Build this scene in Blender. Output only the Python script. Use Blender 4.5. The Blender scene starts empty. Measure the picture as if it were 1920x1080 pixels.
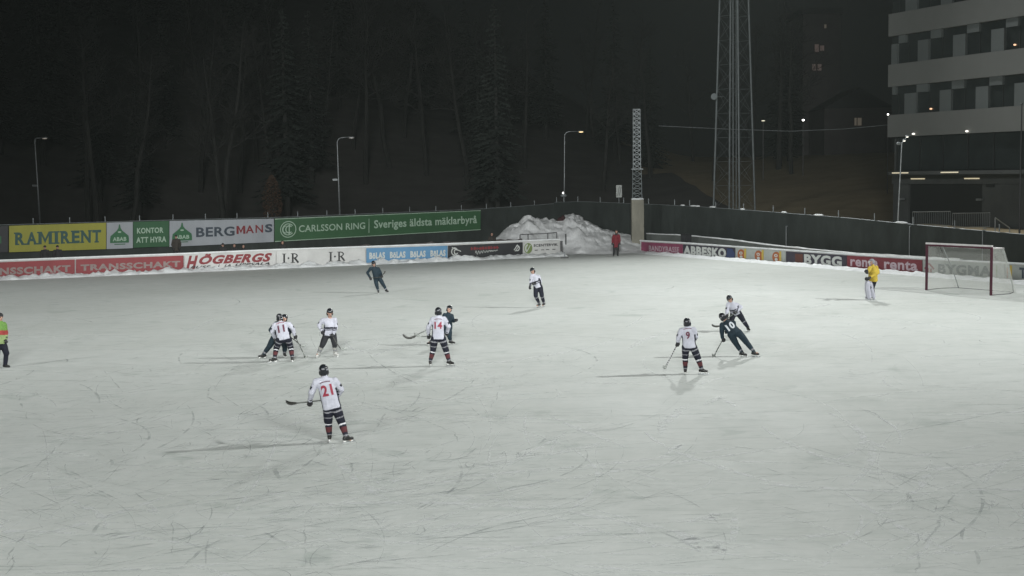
import bpy, bmesh, math, random
from mathutils import Vector, Matrix, noise
from mathutils.bvhtree import BVHTree
random.seed(7)
S = bpy.context.scene
COL = S.collection
# ------------------------------------------------------------------ camera
FPX, PITCH, ROLL, CAMH = 2401.34, 0.0884, -0.01608, 5.894
_fw = Vector((0, math.cos(PITCH), -math.sin(PITCH)))
_r0 = Vector((1, 0, 0)); _u0 = _r0.cross(_fw)
_r = math.cos(ROLL) * _r0 + math.sin(ROLL) * _u0
_u = -math.sin(ROLL) * _r0 + math.cos(ROLL) * _u0
CAM = Vector((0, 0, CAMH))
cd = bpy.data.cameras.new('camera'); cam = bpy.data.objects.new('camera', cd); COL.objects.link(cam)
cd.sensor_width = 36; cd.lens = 36 * FPX / 1920; cd.clip_start = 0.5; cd.clip_end = 2000
M = Matrix((( _r.x, _u.x, -_fw.x, 0), (_r.y, _u.y, -_fw.y, 0), (_r.z, _u.z, -_fw.z, CAMH), (0, 0, 0, 1)))
cam.matrix_world = M
S.camera = cam
# ------------------------------------------------------------------ night sky
W = bpy.data.worlds.new('World'); S.world = W; W.use_nodes = True
wn = W.node_tree; wn.nodes.clear()
wo = wn.nodes.new('ShaderNodeOutputWorld'); bg = wn.nodes.new('ShaderNodeBackground'); bg2 = wn.nodes.new('ShaderNodeBackground')
sky = wn.nodes.new('ShaderNodeTexSky'); sky.sky_type = 'NISHITA'; sky.sun_disc = False
sky.sun_elevation = math.radians(-6); sky.sun_rotation = math.radians(200)
add = wn.nodes.new('ShaderNodeAddShader')
wn.links.new(sky.outputs[0], bg.inputs[0]); bg.inputs[1].default_value = 0.05
bg2.inputs[0].default_value = (0.90, 1.0, 0.96, 1); bg2.inputs[1].default_value = 0.004     # city glow on the night cloud
wn.links.new(bg.outputs[0], add.inputs[0]); wn.links.new(bg2.outputs[0], add.inputs[1]); wn.links.new(add.outputs[0], wo.inputs[0])
S.view_settings.view_transform = 'Standard'; S.view_settings.look = 'None'
S.view_settings.exposure = 0.12; S.view_settings.gamma = 1
# ------------------------------------------------------------------ floodlights of the rink (on masts round the pitch) and added fill spots
def spot(name, loc, aim, power, angle, blend, size, col=(0.975, 1.0, 0.98)):
    l = bpy.data.lights.new(name, 'SPOT'); l.energy = power; l.spot_size = math.radians(angle); l.spot_blend = blend
    l.shadow_soft_size = size; l.color = col
    o = bpy.data.objects.new(name, l); COL.objects.link(o); o.location = loc
    o.rotation_euler = (Vector(aim) - Vector(loc)).to_track_quat('-Z', 'Y').to_euler()
    return o
spot('floodlight_east', (52, 41.5, 31), (-12.4, 51, 0), 110000, 72, 1.0, 0.7)
spot('floodlight_north', (17.5, 99, 31), (17.7, 63, 0), 58000, 86, 1.0, 1.0)
spot('floodlight_west', (-60, -2, 31), (2, 82, 0), 80000, 46, 1.0, 3.0)
spot('floodlight_northwest', (-92, 56, 31), (-45, 56.5, 0), 80000, 46, 1.0, 3.0)
spot('floodlight_stand_left', (-22, -22, 22), (16.4, 25, 0), 95000, 46, 1.0, 8.0)
spot('floodlight_stand_right', (26, -20, 22), (-13.8, 25, 0), 92000, 48, 1.0, 9.0)
spot('fill_spot_middle', (0, -26, 24), (-34, 31, 0), 95000, 57, 1.0, 8.0)  # added fill spot, shares the near-side light so single shadows weaken
spot('fill_spot_far_side', (-2, -24, 24), (-2, 102, 7.5), 275000, 36, 1.0, 5.0)  # added fill spot that brightens the far banners and the snow heap

# ================================================================== helpers
def ray(x, y):
    return _fw + _r * ((x - 960) / FPX) - _u * ((y - 540) / FPX)
def G(x, y, z=0.0):
    d = ray(x, y); t = (z - CAMH) / d.z
    return CAM + d * t
def AT(x, y, Y):
    d = ray(x, y); return CAM + d * (Y / d.y)
def PL(x, y, p, n, off=0.0):
    d = ray(x, y); t = ((p - CAM).dot(n) + off) / d.dot(n)
    return CAM + d * t
def PXL(P):
    v = P - CAM; z = v.dot(_fw)
    return 960 + FPX * v.dot(_r) / z, 540 - FPX * v.dot(_u) / z

def prop(o, label=None, cat=None, group=None, kind=None):
    if label: o['label'] = label
    if cat: o['category'] = cat
    if group: o['group'] = group
    if kind: o['kind'] = kind
    return o
def empty(name, loc, label=None, cat=None, group=None):
    o = bpy.data.objects.new(name, None); COL.objects.link(o); o.location = loc; o.empty_display_size = 0.2
    return prop(o, label, cat, group)
def link(name, me, mats, parent=None, smooth=False):
    if not isinstance(mats, (list, tuple)): mats = [mats]
    mi = [0]*len(me.polygons); me.polygons.foreach_get('material_index', mi)
    me.materials.clear()
    for m in mats: me.materials.append(m)
    me.polygons.foreach_set('material_index', mi)
    if smooth: me.polygons.foreach_set('use_smooth', [True] * len(me.polygons))
    o = bpy.data.objects.new(name, me); COL.objects.link(o)
    if parent is not None:
        o.parent = parent
        o.matrix_parent_inverse = Matrix.Translation(-wloc(parent))
    return o
def wloc(o):
    # absolute location (things are only translated, children keep world coordinates in their mesh)
    return o.location.copy() if o.parent is None else Vector((0, 0, 0))
class MB:
    """collects shapes (world coordinates) into one mesh"""
    def __init__(s): s.v = []; s.f = []; s.m = []
    def quad(s, a, b, c, d, mi=0):
        k = len(s.v); s.v += [tuple(a), tuple(b), tuple(c), tuple(d)]; s.f.append((k, k+1, k+2, k+3)); s.m.append(mi)
    def poly(s, pts, mi=0):
        k = len(s.v); s.v += [tuple(p) for p in pts]; s.f.append(tuple(range(k, k+len(pts)))); s.m.append(mi)
    def box(s, c, ux, uy, uz, hx, hy, hz, mi=0):
        c = Vector(c); k = len(s.v)
        for z in (-1, 1):
            for y in (-1, 1):
                for x in (-1, 1):
                    s.v.append(tuple(c + ux*hx*x + uy*hy*y + uz*hz*z))
        for f in ((0,2,3,1),(4,5,7,6),(0,1,5,4),(2,6,7,3),(0,4,6,2),(1,3,7,5)):
            s.f.append(tuple(k+i for i in f)); s.m.append(mi)
    def abox(s, c, h, mi=0): s.box(c, Vector((1,0,0)), Vector((0,1,0)), Vector((0,0,1)), h[0], h[1], h[2], mi)
    def tube(s, pts, rad, n=8, mi=0, cap=True):
        pts = [Vector(p) for p in pts]
        if not isinstance(rad, (list, tuple)): rad = [rad]*len(pts)
        k0 = len(s.v); prev = None
        for i, p in enumerate(pts):
            t = (pts[min(i+1, len(pts)-1)] - pts[max(i-1, 0)]).normalized()
            if prev is None:
                a = t.orthogonal().normalized()
            else:
                a = (prev - t*prev.dot(t)); a = a.normalized() if a.length > 1e-6 else t.orthogonal().normalized()
            prev = a; b = t.cross(a)
            for j in range(n):
                an = 2*math.pi*j/n; s.v.append(tuple(p + (a*math.cos(an) + b*math.sin(an))*rad[i]))
        for i in range(len(pts)-1):
            for j in range(n):
                a0 = k0+i*n+j; a1 = k0+i*n+(j+1) % n
                s.f.append((a0, a1, a1+n, a0+n)); s.m.append(mi)
        if cap:
            s.f.append(tuple(k0+j for j in reversed(range(n)))); s.m.append(mi)
            e = k0+(len(pts)-1)*n; s.f.append(tuple(e+j for j in range(n))); s.m.append(mi)
    def ball(s, c, r, seg=12, rings=8, ax=None, mi=0):
        """ellipsoid; r may be a triple with axes ax"""
        c = Vector(c)
        if not isinstance(r, (list, tuple)): r = (r, r, r)
        ax = ax or (Vector((1,0,0)), Vector((0,1,0)), Vector((0,0,1)))
        k = len(s.v)
        s.v.append(tuple(c + ax[2]*r[2]))
        for i in range(1, rings):
            th = math.pi*i/rings
            for j in range(seg):
                ph = 2*math.pi*j/seg
                s.v.append(tuple(c + ax[0]*(r[0]*math.sin(th)*math.cos(ph)) + ax[1]*(r[1]*math.sin(th)*math.sin(ph)) + ax[2]*(r[2]*math.cos(th))))
        s.v.append(tuple(c - ax[2]*r[2])); e = len(s.v)-1
        for j in range(seg): s.f.append((k, k+1+j, k+1+(j+1) % seg)); s.m.append(mi)
        for i in range(rings-2):
            for j in range(seg):
                a = k+1+i*seg+j; b = k+1+i*seg+(j+1) % seg
                s.f.append((a, a+seg, b+seg, b)); s.m.append(mi)
        q = k+1+(rings-2)*seg
        for j in range(seg): s.f.append((q+j, e, q+(j+1) % seg)); s.m.append(mi)
    def cone(s, p0, p1, r0, r1, n=12):
        """tapered limb with round ends"""
        s.tube([p0, p1], [r0, r1], n); s.ball(p0, r0, n, 8); s.ball(p1, r1, n, 8)
    def etube(s, rings, ax, n=24):
        """stack of ellipses (centre, rx, ry), closed flat"""
        k0 = len(s.v)
        for c, rx, ry in rings:
            for i in range(n):
                a = 2*math.pi*i/n; s.v.append(tuple(c + ax[0]*rx*math.cos(a) + ax[1]*ry*math.sin(a)))
        for r in range(len(rings)-1):
            for i in range(n):
                a, b = k0+r*n+i, k0+r*n+(i+1) % n; s.f.append((a, b, b+n, a+n)); s.m.append(0)
        s.f.append(tuple(k0+i for i in reversed(range(n)))); s.m.append(0)
        e = k0+(len(rings)-1)*n; s.f.append(tuple(e+i for i in range(n))); s.m.append(0)
    def mesh(s, name):
        me = bpy.data.meshes.new(name); me.from_pydata(s.v, [], s.f)
        me.polygons.foreach_set('material_index', s.m); me.update(); return me
    def build(s, name, mats, parent=None, smooth=False): return link(name, s.mesh(name), mats, parent, smooth)
def fuse(mb, voxel, smooth=3, wrinkle=0.0, wscale=7.0, seed=0):
    """one continuous surface from overlapping solid shapes"""
    me = mb.mesh('raw'); o = bpy.data.objects.new('raw', me); COL.objects.link(o)
    r = o.modifiers.new('r', 'REMESH'); r.mode = 'VOXEL'; r.voxel_size = voxel; r.use_smooth_shade = True
    if smooth:
        sm = o.modifiers.new('s', 'SMOOTH'); sm.factor = 0.5; sm.iterations = smooth
    dg = bpy.context.evaluated_depsgraph_get()
    out = bpy.data.meshes.new_from_object(o.evaluated_get(dg)); out.name = 'fused'
    bpy.data.objects.remove(o); bpy.data.meshes.remove(me)
    if wrinkle:
        off = Vector((seed*3.1, seed*1.7, seed*2.3))
        for v in out.vertices:
            p = v.co*wscale + off
            d = noise.noise(Vector((p.x, p.y, p.z*0.55))) + 0.5*noise.noise(Vector((p.x*2.1, p.y*2.1, p.z*1.2)))
            v.co += v.normal*(d*wrinkle)
        out.update()
    return out
# ------------------------------------------------------------------ materials
def mat(name, col, rough=0.6, var=0.0, vscale=3.0, bump=0.0, bscale=20.0, metal=0.0, spec=0.5, col2=None, stretch=None):
    m = bpy.data.materials.new(name); m.use_nodes = True; nt = m.node_tree; p = nt.nodes['Principled BSDF']
    p.inputs['Roughness'].default_value = rough; p.inputs['Metallic'].default_value = metal
    p.inputs['Specular IOR Level'].default_value = spec
    c = (*col, 1); p.inputs['Base Color'].default_value = c
    if var or bump:
        tc = nt.nodes.new('ShaderNodeTexCoord'); src = tc.outputs['Object']
        if stretch:
            mp = nt.nodes.new('ShaderNodeMapping'); mp.inputs['Scale'].default_value = stretch
            nt.links.new(src, mp.inputs[0]); src = mp.outputs[0]
    if var:
        n = nt.nodes.new('ShaderNodeTexNoise'); n.inputs['Scale'].default_value = vscale; n.inputs['Detail'].default_value = 6
        n.inputs['Roughness'].default_value = 0.65
        nt.links.new(src, n.inputs['Vector'])
        r = nt.nodes.new('ShaderNodeValToRGB'); r.color_ramp.elements[0].position = 0.3; r.color_ramp.elements[1].position = 0.7
        c2 = col2 or tuple(min(1, x*(1+var)) for x in col)
        r.color_ramp.elements[0].color = (*[x*(1-var) for x in col], 1) if not col2 else c
        r.color_ramp.elements[1].color = (*c2, 1)
        nt.links.new(n.outputs['Fac'], r.inputs[0]); nt.links.new(r.outputs[0], p.inputs['Base Color'])
    if bump:
        n2 = nt.nodes.new('ShaderNodeTexNoise'); n2.inputs['Scale'].default_value = bscale; n2.inputs['Detail'].default_value = 5
        nt.links.new(src, n2.inputs['Vector'])
        b = nt.nodes.new('ShaderNodeBump'); b.inputs['Strength'].default_value = bump; b.inputs['Distance'].default_value = 0.05
        nt.links.new(n2.outputs['Fac'], b.inputs['Height']); nt.links.new(b.outputs[0], p.inputs['Normal'])
    return m
def glow(name, col, strength):
    m = bpy.data.materials.new(name); m.use_nodes = True; nt = m.node_tree; p = nt.nodes['Principled BSDF']
    p.inputs['Base Color'].default_value = (0.6, 0.6, 0.6, 1)
    p.inputs['Emission Color'].default_value = (*col, 1); p.inputs['Emission Strength'].default_value = strength
    return m
K = {}
K['snow'] = mat('snow', (0.76, 0.78, 0.79), 0.8, 0.14, 1.6, 0.9, 9, spec=0.2)
K['dirty_snow'] = mat('dirty_snow', (0.30, 0.29, 0.29), 0.9, 0.3, 1.2, 0.8, 6, spec=0.1)
K['steel'] = mat('galvanised_steel', (0.30, 0.32, 0.33), 0.5, 0.2, 4, metal=0.6)
K['dull_steel'] = mat('weathered_steel', (0.22, 0.24, 0.25), 0.6, 0.2, 3, metal=0.2)
K['dark_steel'] = mat('dark_steel', (0.03, 0.03, 0.034), 0.5, 0.2, 4)
K['concrete'] = mat('concrete', (0.21, 0.20, 0.165), 0.9, 0.22, 1.5, 0.3, 12, stretch=(1, 1, 0.35))
K['tower_steel'] = mat('dim_tower_steel', (0.11, 0.125, 0.13), 0.7, 0.2, 3)
K['screen'] = mat('windscreen_cloth', (0.026, 0.032, 0.030), 0.85, 0.40, 0.8, 0.8, 1.2, stretch=(1, 1, 0.4))
K['board_white'] = mat('white_board', (0.52, 0.52, 0.51), 0.5, 0.12, 0.8)
K['vinyl_white'] = mat('white_vinyl', (0.34, 0.36, 0.39), 0.55, 0.12, 0.7, stretch=(1, 1, 0.3))
K['vinyl_red'] = mat('red_vinyl', (0.23, 0.028, 0.034), 0.55, 0.12, 0.8)
K['vinyl_green'] = mat('green_vinyl', (0.040, 0.115, 0.050), 0.55, 0.1, 0.5)
K['vinyl_deep_green'] = mat('deep_green_vinyl', (0.025, 0.10, 0.040), 0.55, 0.1, 0.5)
K['vinyl_yellow'] = mat('yellow_vinyl', (0.30, 0.29, 0.035), 0.55, 0.12, 0.6, stretch=(1, 1, 0.3))
K['vinyl_blue'] = mat('blue_vinyl', (0.10, 0.24, 0.40), 0.5, 0.1, 0.8)
K['vinyl_black'] = mat('black_vinyl', (0.022, 0.022, 0.026), 0.5, 0.2, 0.8)
K['vinyl_pink'] = mat('pink_vinyl', (0.22, 0.045, 0.095), 0.55, 0.2, 0.9)
K['vinyl_grey'] = mat('grey_vinyl', (0.34, 0.36, 0.34), 0.6, 0.15, 0.9)
K['vinyl_dark'] = mat('dark_vinyl', (0.035, 0.03, 0.045), 0.5, 0.2, 0.9)
K['vinyl_wine'] = mat('wine_red_vinyl', (0.17, 0.025, 0.035), 0.55, 0.12, 0.8)
K['ink_white'] = mat('white_print', (0.50, 0.52, 0.50), 0.6)
K['ink_pale_green'] = mat('pale_green_print', (0.36, 0.48, 0.38), 0.6)
K['ink_grey'] = mat('worn_grey_print', (0.24, 0.19, 0.18), 0.6, 0.2, 3)
K['ink_teal'] = mat('dark_teal_print', (0.030, 0.085, 0.075), 0.6)
K['ink_black'] = mat('black_print', (0.018, 0.018, 0.02), 0.6)
K['ink_slate'] = mat('slate_print', (0.045, 0.06, 0.08), 0.6)
K['ink_red'] = mat('red_print', (0.21, 0.024, 0.030), 0.6)
K['ink_pink'] = mat('pale_pink_print', (0.45, 0.36, 0.40), 0.6)
K['ink_orange'] = mat('orange_print', (0.34, 0.10, 0.03), 0.6, 0.2, 3)
K['ink_yellow'] = mat('yellow_print', (0.48, 0.36, 0.07), 0.6)
K['ink_green'] = mat('green_print', (0.030, 0.13, 0.055), 0.6)
K['ink_olive'] = mat('olive_print', (0.16, 0.22, 0.07), 0.6)
K['ink_midgrey'] = mat('mid_grey_print', (0.13, 0.145, 0.145), 0.6)
K['skin'] = mat('skin', (0.42, 0.25, 0.19), 0.5, 0.1, 8)
K['eye'] = mat('dark_eye', (0.05, 0.035, 0.03), 0.3)
K['lip'] = mat('lips', (0.30, 0.13, 0.11), 0.5)
K['jersey_white'] = mat('white_jersey_cloth', (0.46, 0.465, 0.53), 0.8, 0.16, 5, 0.3, 40, spec=0.2)
K['navy'] = mat('navy_cloth', (0.012, 0.013, 0.022), 0.75, 0.25, 6, 0.2, 40, spec=0.2)
K['jersey_dark'] = mat('dark_jersey_cloth', (0.012, 0.025, 0.036), 0.7, 0.3, 6, 0.2, 40, spec=0.25)
K['pants_grey'] = mat('grey_trouser_cloth', (0.028, 0.029, 0.033), 0.75, 0.3, 6, 0.2, 40, spec=0.2)
K['band_white'] = mat('white_band_cloth', (0.60, 0.60, 0.63), 0.8)
K['band_grey'] = mat('grey_band_cloth', (0.22, 0.22, 0.24), 0.8)
K['sock_red'] = mat('red_sock', (0.085, 0.018, 0.022), 0.85, 0.2, 8)
K['sock_pale'] = mat('pale_sock', (0.30, 0.30, 0.28), 0.85, 0.2, 8)
K['number_red'] = mat('red_number', (0.25, 0.022, 0.045), 0.7)
K['number_dark'] = mat('dark_red_number', (0.10, 0.015, 0.035), 0.7)
K['number_white'] = mat('white_number', (0.55, 0.58, 0.62), 0.7)
K['helmet'] = mat('black_helmet_shell', (0.012, 0.014, 0.018), 0.25, 0.2, 6)
K['glove'] = mat('black_glove', (0.012, 0.012, 0.014), 0.6, 0.3, 10)
K['boot'] = mat('black_skate_leather', (0.014, 0.014, 0.014), 0.4, 0.3, 8)
K['boot_white'] = mat('white_skate_leather', (0.5, 0.5, 0.48), 0.4, 0.1, 8)
K['blade'] = mat('skate_blade_steel', (0.62, 0.64, 0.66), 0.3, metal=0.9)
K['blade_holder'] = mat('white_blade_holder', (0.7, 0.7, 0.68), 0.4)
K['stick_dark'] = mat('dark_stick', (0.035, 0.035, 0.03), 0.45, 0.3, 6)
K['stick_pale'] = mat('pale_stick_blade', (0.34, 0.36, 0.34), 0.5, 0.2, 8)
K['stick_grey'] = mat('grey_stick', (0.13, 0.14, 0.13), 0.5, 0.2, 8)
K['goalie_yellow'] = mat('yellow_goalkeeper_cloth', (0.46, 0.33, 0.035), 0.8, 0.25, 6, 0.2, 40)
K['pad_white'] = mat('white_leg_pad', (0.46, 0.46, 0.53), 0.6, 0.1, 6)
K['hivis'] = mat('hi_vis_cloth', (0.12, 0.25, 0.045), 0.7, 0.2, 6)
K['hivis_red'] = mat('red_hi_vis_band', (0.28, 0.03, 0.025), 0.7, 0.2, 6)
K['red_coat'] = mat('dark_red_coat', (0.16, 0.012, 0.022), 0.8, 0.25, 6, 0.2, 30)
K['dark_coat'] = mat('dark_coat', (0.018, 0.018, 0.020), 0.8, 0.3, 6, 0.2, 30)
K['brown_coat'] = mat('dark_brown_coat', (0.030, 0.024, 0.020), 0.8, 0.3, 6)
K['goal_red'] = mat('red_goal_post', (0.065, 0.006, 0.022), 0.4, 0.15, 4)
K['goal_white'] = mat('white_goal_bar', (0.62, 0.60, 0.60), 0.4, 0.1, 4)
K['bark'] = mat('dark_bark', (0.024, 0.024, 0.022), 0.95, 0.4, 2, 0.6, 10, stretch=(1, 1, 0.25))
K['needles'] = mat('dark_needles', (0.022, 0.029, 0.024), 0.9, 0.4, 0.8)
K['russet'] = mat('russet_leaves', (0.075, 0.042, 0.026), 0.9, 0.35, 1.5)
K['facade'] = mat('pale_facade_panel', (0.16, 0.165, 0.158), 0.7, 0.06, 0.3)
K['facade_panel'] = mat('grey_green_panel', (0.12, 0.135, 0.135), 0.6, 0.1, 0.4)
K['glass'] = mat('dark_window_glass', (0.028, 0.034, 0.034), 0.25, 0.3, 0.4)
K['frame_dark'] = mat('dark_window_frame', (0.02, 0.022, 0.022), 0.5)
K['plinth'] = mat('dark_plinth', (0.06, 0.065, 0.065), 0.8, 0.2, 0.5)
K['far_wall'] = mat('far_dark_wall', (0.10, 0.09, 0.09), 0.9, 0.2, 0.2)
# ice
def ice_mat():
    m = bpy.data.materials.new('ice'); m.use_nodes = True; nt = m.node_tree; p = nt.nodes['Principled BSDF']; L = nt.links.new
    tc = nt.nodes.new('ShaderNodeTexCoord')
    def nz(scale, detail=6, rough=0.6, dist=0.0, st=None):
        n = nt.nodes.new('ShaderNodeTexNoise'); n.inputs['Scale'].default_value = scale; n.inputs['Detail'].default_value = detail
        n.inputs['Roughness'].default_value = rough; n.inputs['Distortion'].default_value = dist
        if st:
            mp = nt.nodes.new('ShaderNodeMapping'); mp.inputs['Scale'].default_value = st[:3]; mp.inputs['Rotation'].default_value = (0, 0, st[3])
            L(tc.outputs['Object'], mp.inputs[0]); L(mp.outputs[0], n.inputs['Vector'])
        else: L(tc.outputs['Object'], n.inputs['Vector'])
        return n
    def ramp(src, a, b, ca, cb):
        r = nt.nodes.new('ShaderNodeValToRGB'); r.color_ramp.elements[0].position = a; r.color_ramp.elements[1].position = b
        r.color_ramp.elements[0].color = (*ca, 1); r.color_ramp.elements[1].color = (*cb, 1); L(src, r.inputs[0]); return r.outputs[0]
    def mul(a, b):
        x = nt.nodes.new('ShaderNodeMix'); x.data_type = 'RGBA'; x.blend_type = 'MULTIPLY'; x.inputs['Factor'].default_value = 1
        L(a, x.inputs['A']); L(b, x.inputs['B']); return x.outputs['Result']
    base = ramp(nz(0.09, 4).outputs['Fac'], 0.35, 0.65, (0.585, 0.605, 0.578), (0.66, 0.68, 0.66))
    pat = ramp(nz(0.5, 9, 0.66, 0.5).outputs['Fac'], 0.60, 0.65, (1, 1, 1), (0.86, 0.88, 0.87))       # wet patches
    st1 = ramp(nz(0.9, 7, 0.7, 0.6, (0.7, 1.4, 1, 0.8)).outputs['Fac'], 0.54, 0.72, (1, 1, 1), (0.90, 0.915, 0.91)) # drawn-out scuffs
    st2 = ramp(nz(1.2, 7, 0.7, 0.8, (0.8, 1.5, 1, -0.9)).outputs['Fac'], 0.55, 0.72, (1, 1, 1), (0.91, 0.92, 0.915))
    fine = ramp(nz(7, 4, 0.7).outputs['Fac'], 0.3, 0.75, (1.0, 1.0, 1.0), (0.94, 0.945, 0.945))
    c = mul(mul(mul(mul(base, pat), st1), st2), fine)
    for k, (rot, sx, sy, d) in enumerate(((0.95, 0.22, 5.0, 1.6), (2.0, 0.25, 5.5, 2.0), (-0.75, 0.20, 5.0, 1.8), (1.5, 0.3, 5.0, 2.2))):
        sc_ = nz(1.0, 4, 0.6, d, (sx, sy, 1, rot)); c = mul(c, ramp(sc_.outputs['Fac'], 0.59, 0.66, (1, 1, 1), (0.91, 0.92, 0.915)))
    mot = ramp(nz(1.6, 10, 0.72, 0.5).outputs['Fac'], 0.40, 0.62, (0.93, 0.94, 0.935), (1.0, 1.0, 1.0)); c = mul(c, mot)
    # frosty scraped streaks
    fr = ramp(nz(0.8, 8, 0.75, 1.2, (0.35, 1.4, 1, 0.6)).outputs['Fac'], 0.62, 0.72, (0, 0, 0), (0.55, 0.55, 0.55))
    x = nt.nodes.new('ShaderNodeMix'); x.data_type = 'RGBA'; L(fr, x.inputs['Factor']); L(c, x.inputs['A']); x.inputs['B'].default_value = (0.74, 0.765, 0.745, 1); c = x.outputs['Result']
    L(c, p.inputs['Base Color'])
    rr = ramp(nz(0.5, 6).outputs['Fac'], 0.3, 0.7, (0.62,)*3, (0.8,)*3); L(rr, p.inputs['Roughness'])
    p.inputs['Specular IOR Level'].default_value = 0.12
    b = nt.nodes.new('ShaderNodeBump'); b.inputs['Strength'].default_value = 0.25; b.inputs['Distance'].default_value = 0.02
    L(nz(3.0, 8, 0.7).outputs['Fac'], b.inputs['Height']); L(b.outputs[0], p.inputs['Normal'])
    return m
K['ice'] = ice_mat()
def mark_mat(name, col, amt, sc):
    m = bpy.data.materials.new(name); m.use_nodes = True; nt = m.node_tree; p = nt.nodes['Principled BSDF']; L = nt.links.new
    p.inputs['Base Color'].default_value = (*col, 1); p.inputs['Roughness'].default_value = 0.7
    n = nt.nodes.new('ShaderNodeTexNoise'); n.inputs['Scale'].default_value = sc; n.inputs['Detail'].default_value = 6
    tc = nt.nodes.new('ShaderNodeTexCoord'); L(tc.outputs['Object'], n.inputs['Vector'])
    r = nt.nodes.new('ShaderNodeMapRange'); r.inputs['From Min'].default_value = 0.40; r.inputs['From Max'].default_value = 0.62
    r.inputs['To Min'].default_value = 0.0; r.inputs['To Max'].default_value = amt
    L(n.outputs['Fac'], r.inputs['Value']); L(r.outputs[0], p.inputs['Alpha'])
    return m
K['mark_dark'] = mark_mat('skate_scratch_dark', (0.40, 0.43, 0.43), 0.38, 1.8)
K['mark_light'] = mark_mat('skate_scratch_frosty', (0.80, 0.82, 0.82), 0.6, 3.5)
def net_mat():
    m = bpy.data.materials.new('goal_netting'); m.use_nodes = True; nt = m.node_tree; p = nt.nodes['Principled BSDF']; L = nt.links.new
    p.inputs['Base Color'].default_value = (0.52, 0.53, 0.50, 1); p.inputs['Roughness'].default_value = 0.8
    uv = nt.nodes.new('ShaderNodeUVMap'); br = nt.nodes.new('ShaderNodeTexBrick'); br.offset = 0
    br.inputs['Scale'].default_value = 1.0; br.inputs['Mortar Size'].default_value = 0.0055; br.inputs['Brick Width'].default_value = 0.055; br.inputs['Row Height'].default_value = 0.055
    br.inputs['Color1'].default_value = (0, 0, 0, 1); br.inputs['Color2'].default_value = (0, 0, 0, 1); br.inputs['Mortar'].default_value = (1, 1, 1, 1)
    br.inputs['Mortar Smooth'].default_value = 0.0
    L(uv.outputs[0], br.inputs['Vector']); L(br.outputs['Color'], p.inputs['Alpha'])
    return m
K['net'] = net_mat()
LAMP_WARM = glow('warm_lamp_glow', (1.0, 0.74, 0.36), 1.6)
LAMP_WHITE = glow('white_lamp_glow', (1.0, 0.97, 0.92), 6.0)
LAMP_DIM = glow('dim_lamp_glow', (1.0, 0.9, 0.75), 0.5)
STRIP = glow('entrance_strip_glow', (1.0, 0.84, 0.52), 0.45)
WIN_DIM = glow('dim_lit_window', (1.0, 0.72, 0.42), 0.035)
WIN_RED = glow('dim_red_window', (1.0, 0.34, 0.20), 0.022)

# ================================================================== rink axes and ground
W0, W1 = G(-60, 526.5), G(1048, 479.5)                 # foot of the long side boards
UL = (W1 - W0).normalized(); NL = Vector((UL.y, -UL.x, 0))  # NL points to the camera
E0, E1 = G(1207, 472.5), G(1990, 533)                  # foot of the end boards
UE = (E1 - E0).normalized(); NE = Vector((UE.y, -UE.x, 0))
FL0 = W0 - UL*25 - NL*4.2; FC = AT(1040, 420, 112); FC.z = 0        # fence corner
FL1 = FC.copy()
FR0 = FC.copy(); FR0b = E0 - NE*4.0; FR1 = E1 + UE*26 - NE*3.2
def dist_side(p, a, b):
    d = (b - a); d.z = 0; d.normalize(); return (p - a).dot(Vector((-d.y, d.x, 0)))
def hill(x, y):
    p = Vector((x, y, 0))
    dl = dist_side(p, FL0, FL1); dr = dist_side(p, FR0, FR1)
    d = max(dl, dr)
    if d <= 2.0: return 0.0
    d -= 2.0
    left = max(0.0, min(1.0, (30 - x)/60.0))
    k_ = 14 + 22*left
    z = min(d, k_)*(0.13 - 0.075*left) + max(0, d-k_)*(0.12 + 0.24*left)
    z = min(z, 8 + 44*left)
    bf = max(0.0, min(1.0, (x - 20)/8.0))*max(0.0, min(1.0, (120 - y)/12.0))    # level yard round the office block
    z = z*(1-bf) + min(d*0.4, 1.8)*bf
    return z + 0.35*noise.noise(Vector((x*0.12, y*0.12, 0)))*min(1, d/6)
def build_ground():
    mb = MB(); nx, ny = 150, 120; xs = [-320 + 640*i/nx for i in range(nx+1)]; ys = [-60 + 520*j/ny for j in range(ny+1)]
    for yy in ys:
        for xx in xs: mb.v.append((xx, yy, hill(xx, yy) - 0.06))
    for j in range(ny):
        for i in range(nx):
            a = j*(nx+1)+i; mb.f.append((a, a+1, a+nx+2, a+nx+1)); mb.m.append(0)
    m = mat('winter_ground', (0.070, 0.066, 0.060), 0.95, 0.3, 0.25, 0.5, 2.0, col2=(0.105, 0.100, 0.094))
    g2 = mat('dry_grass_slope', (0.26, 0.205, 0.125), 0.95, 0.35, 0.35, 0.5, 2.0, col2=(0.36, 0.29, 0.18))
    for i_, f in enumerate(mb.f):
        x_ = mb.v[f[0]][0]; y_ = mb.v[f[0]][1]
        if x_ > 16 + 0.02*(y_ - 100) + 3*noise.noise(Vector((x_*.1, y_*.1, 4))): mb.m[i_] = 1
    o = mb.build('ground', [m, g2], smooth=True); o['kind'] = 'structure'
build_ground()
ice = MB()
c0 = W0 - UL*60 + NL*0.05; cc = W1 + UL*9.5
ice.poly([W0 - UL*60 - NL*1.0 - NL*(-0.8), W1 + UL*0.5, E0 - UE*4.5 - NE*0.5 + Vector((0, 0, 0)), E0, E1 + UE*30, Vector((60, -20, 0)), Vector((-110, -20, 0))])
ico = ice.build('ice', K['ice']); ico['kind'] = 'structure'
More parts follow.
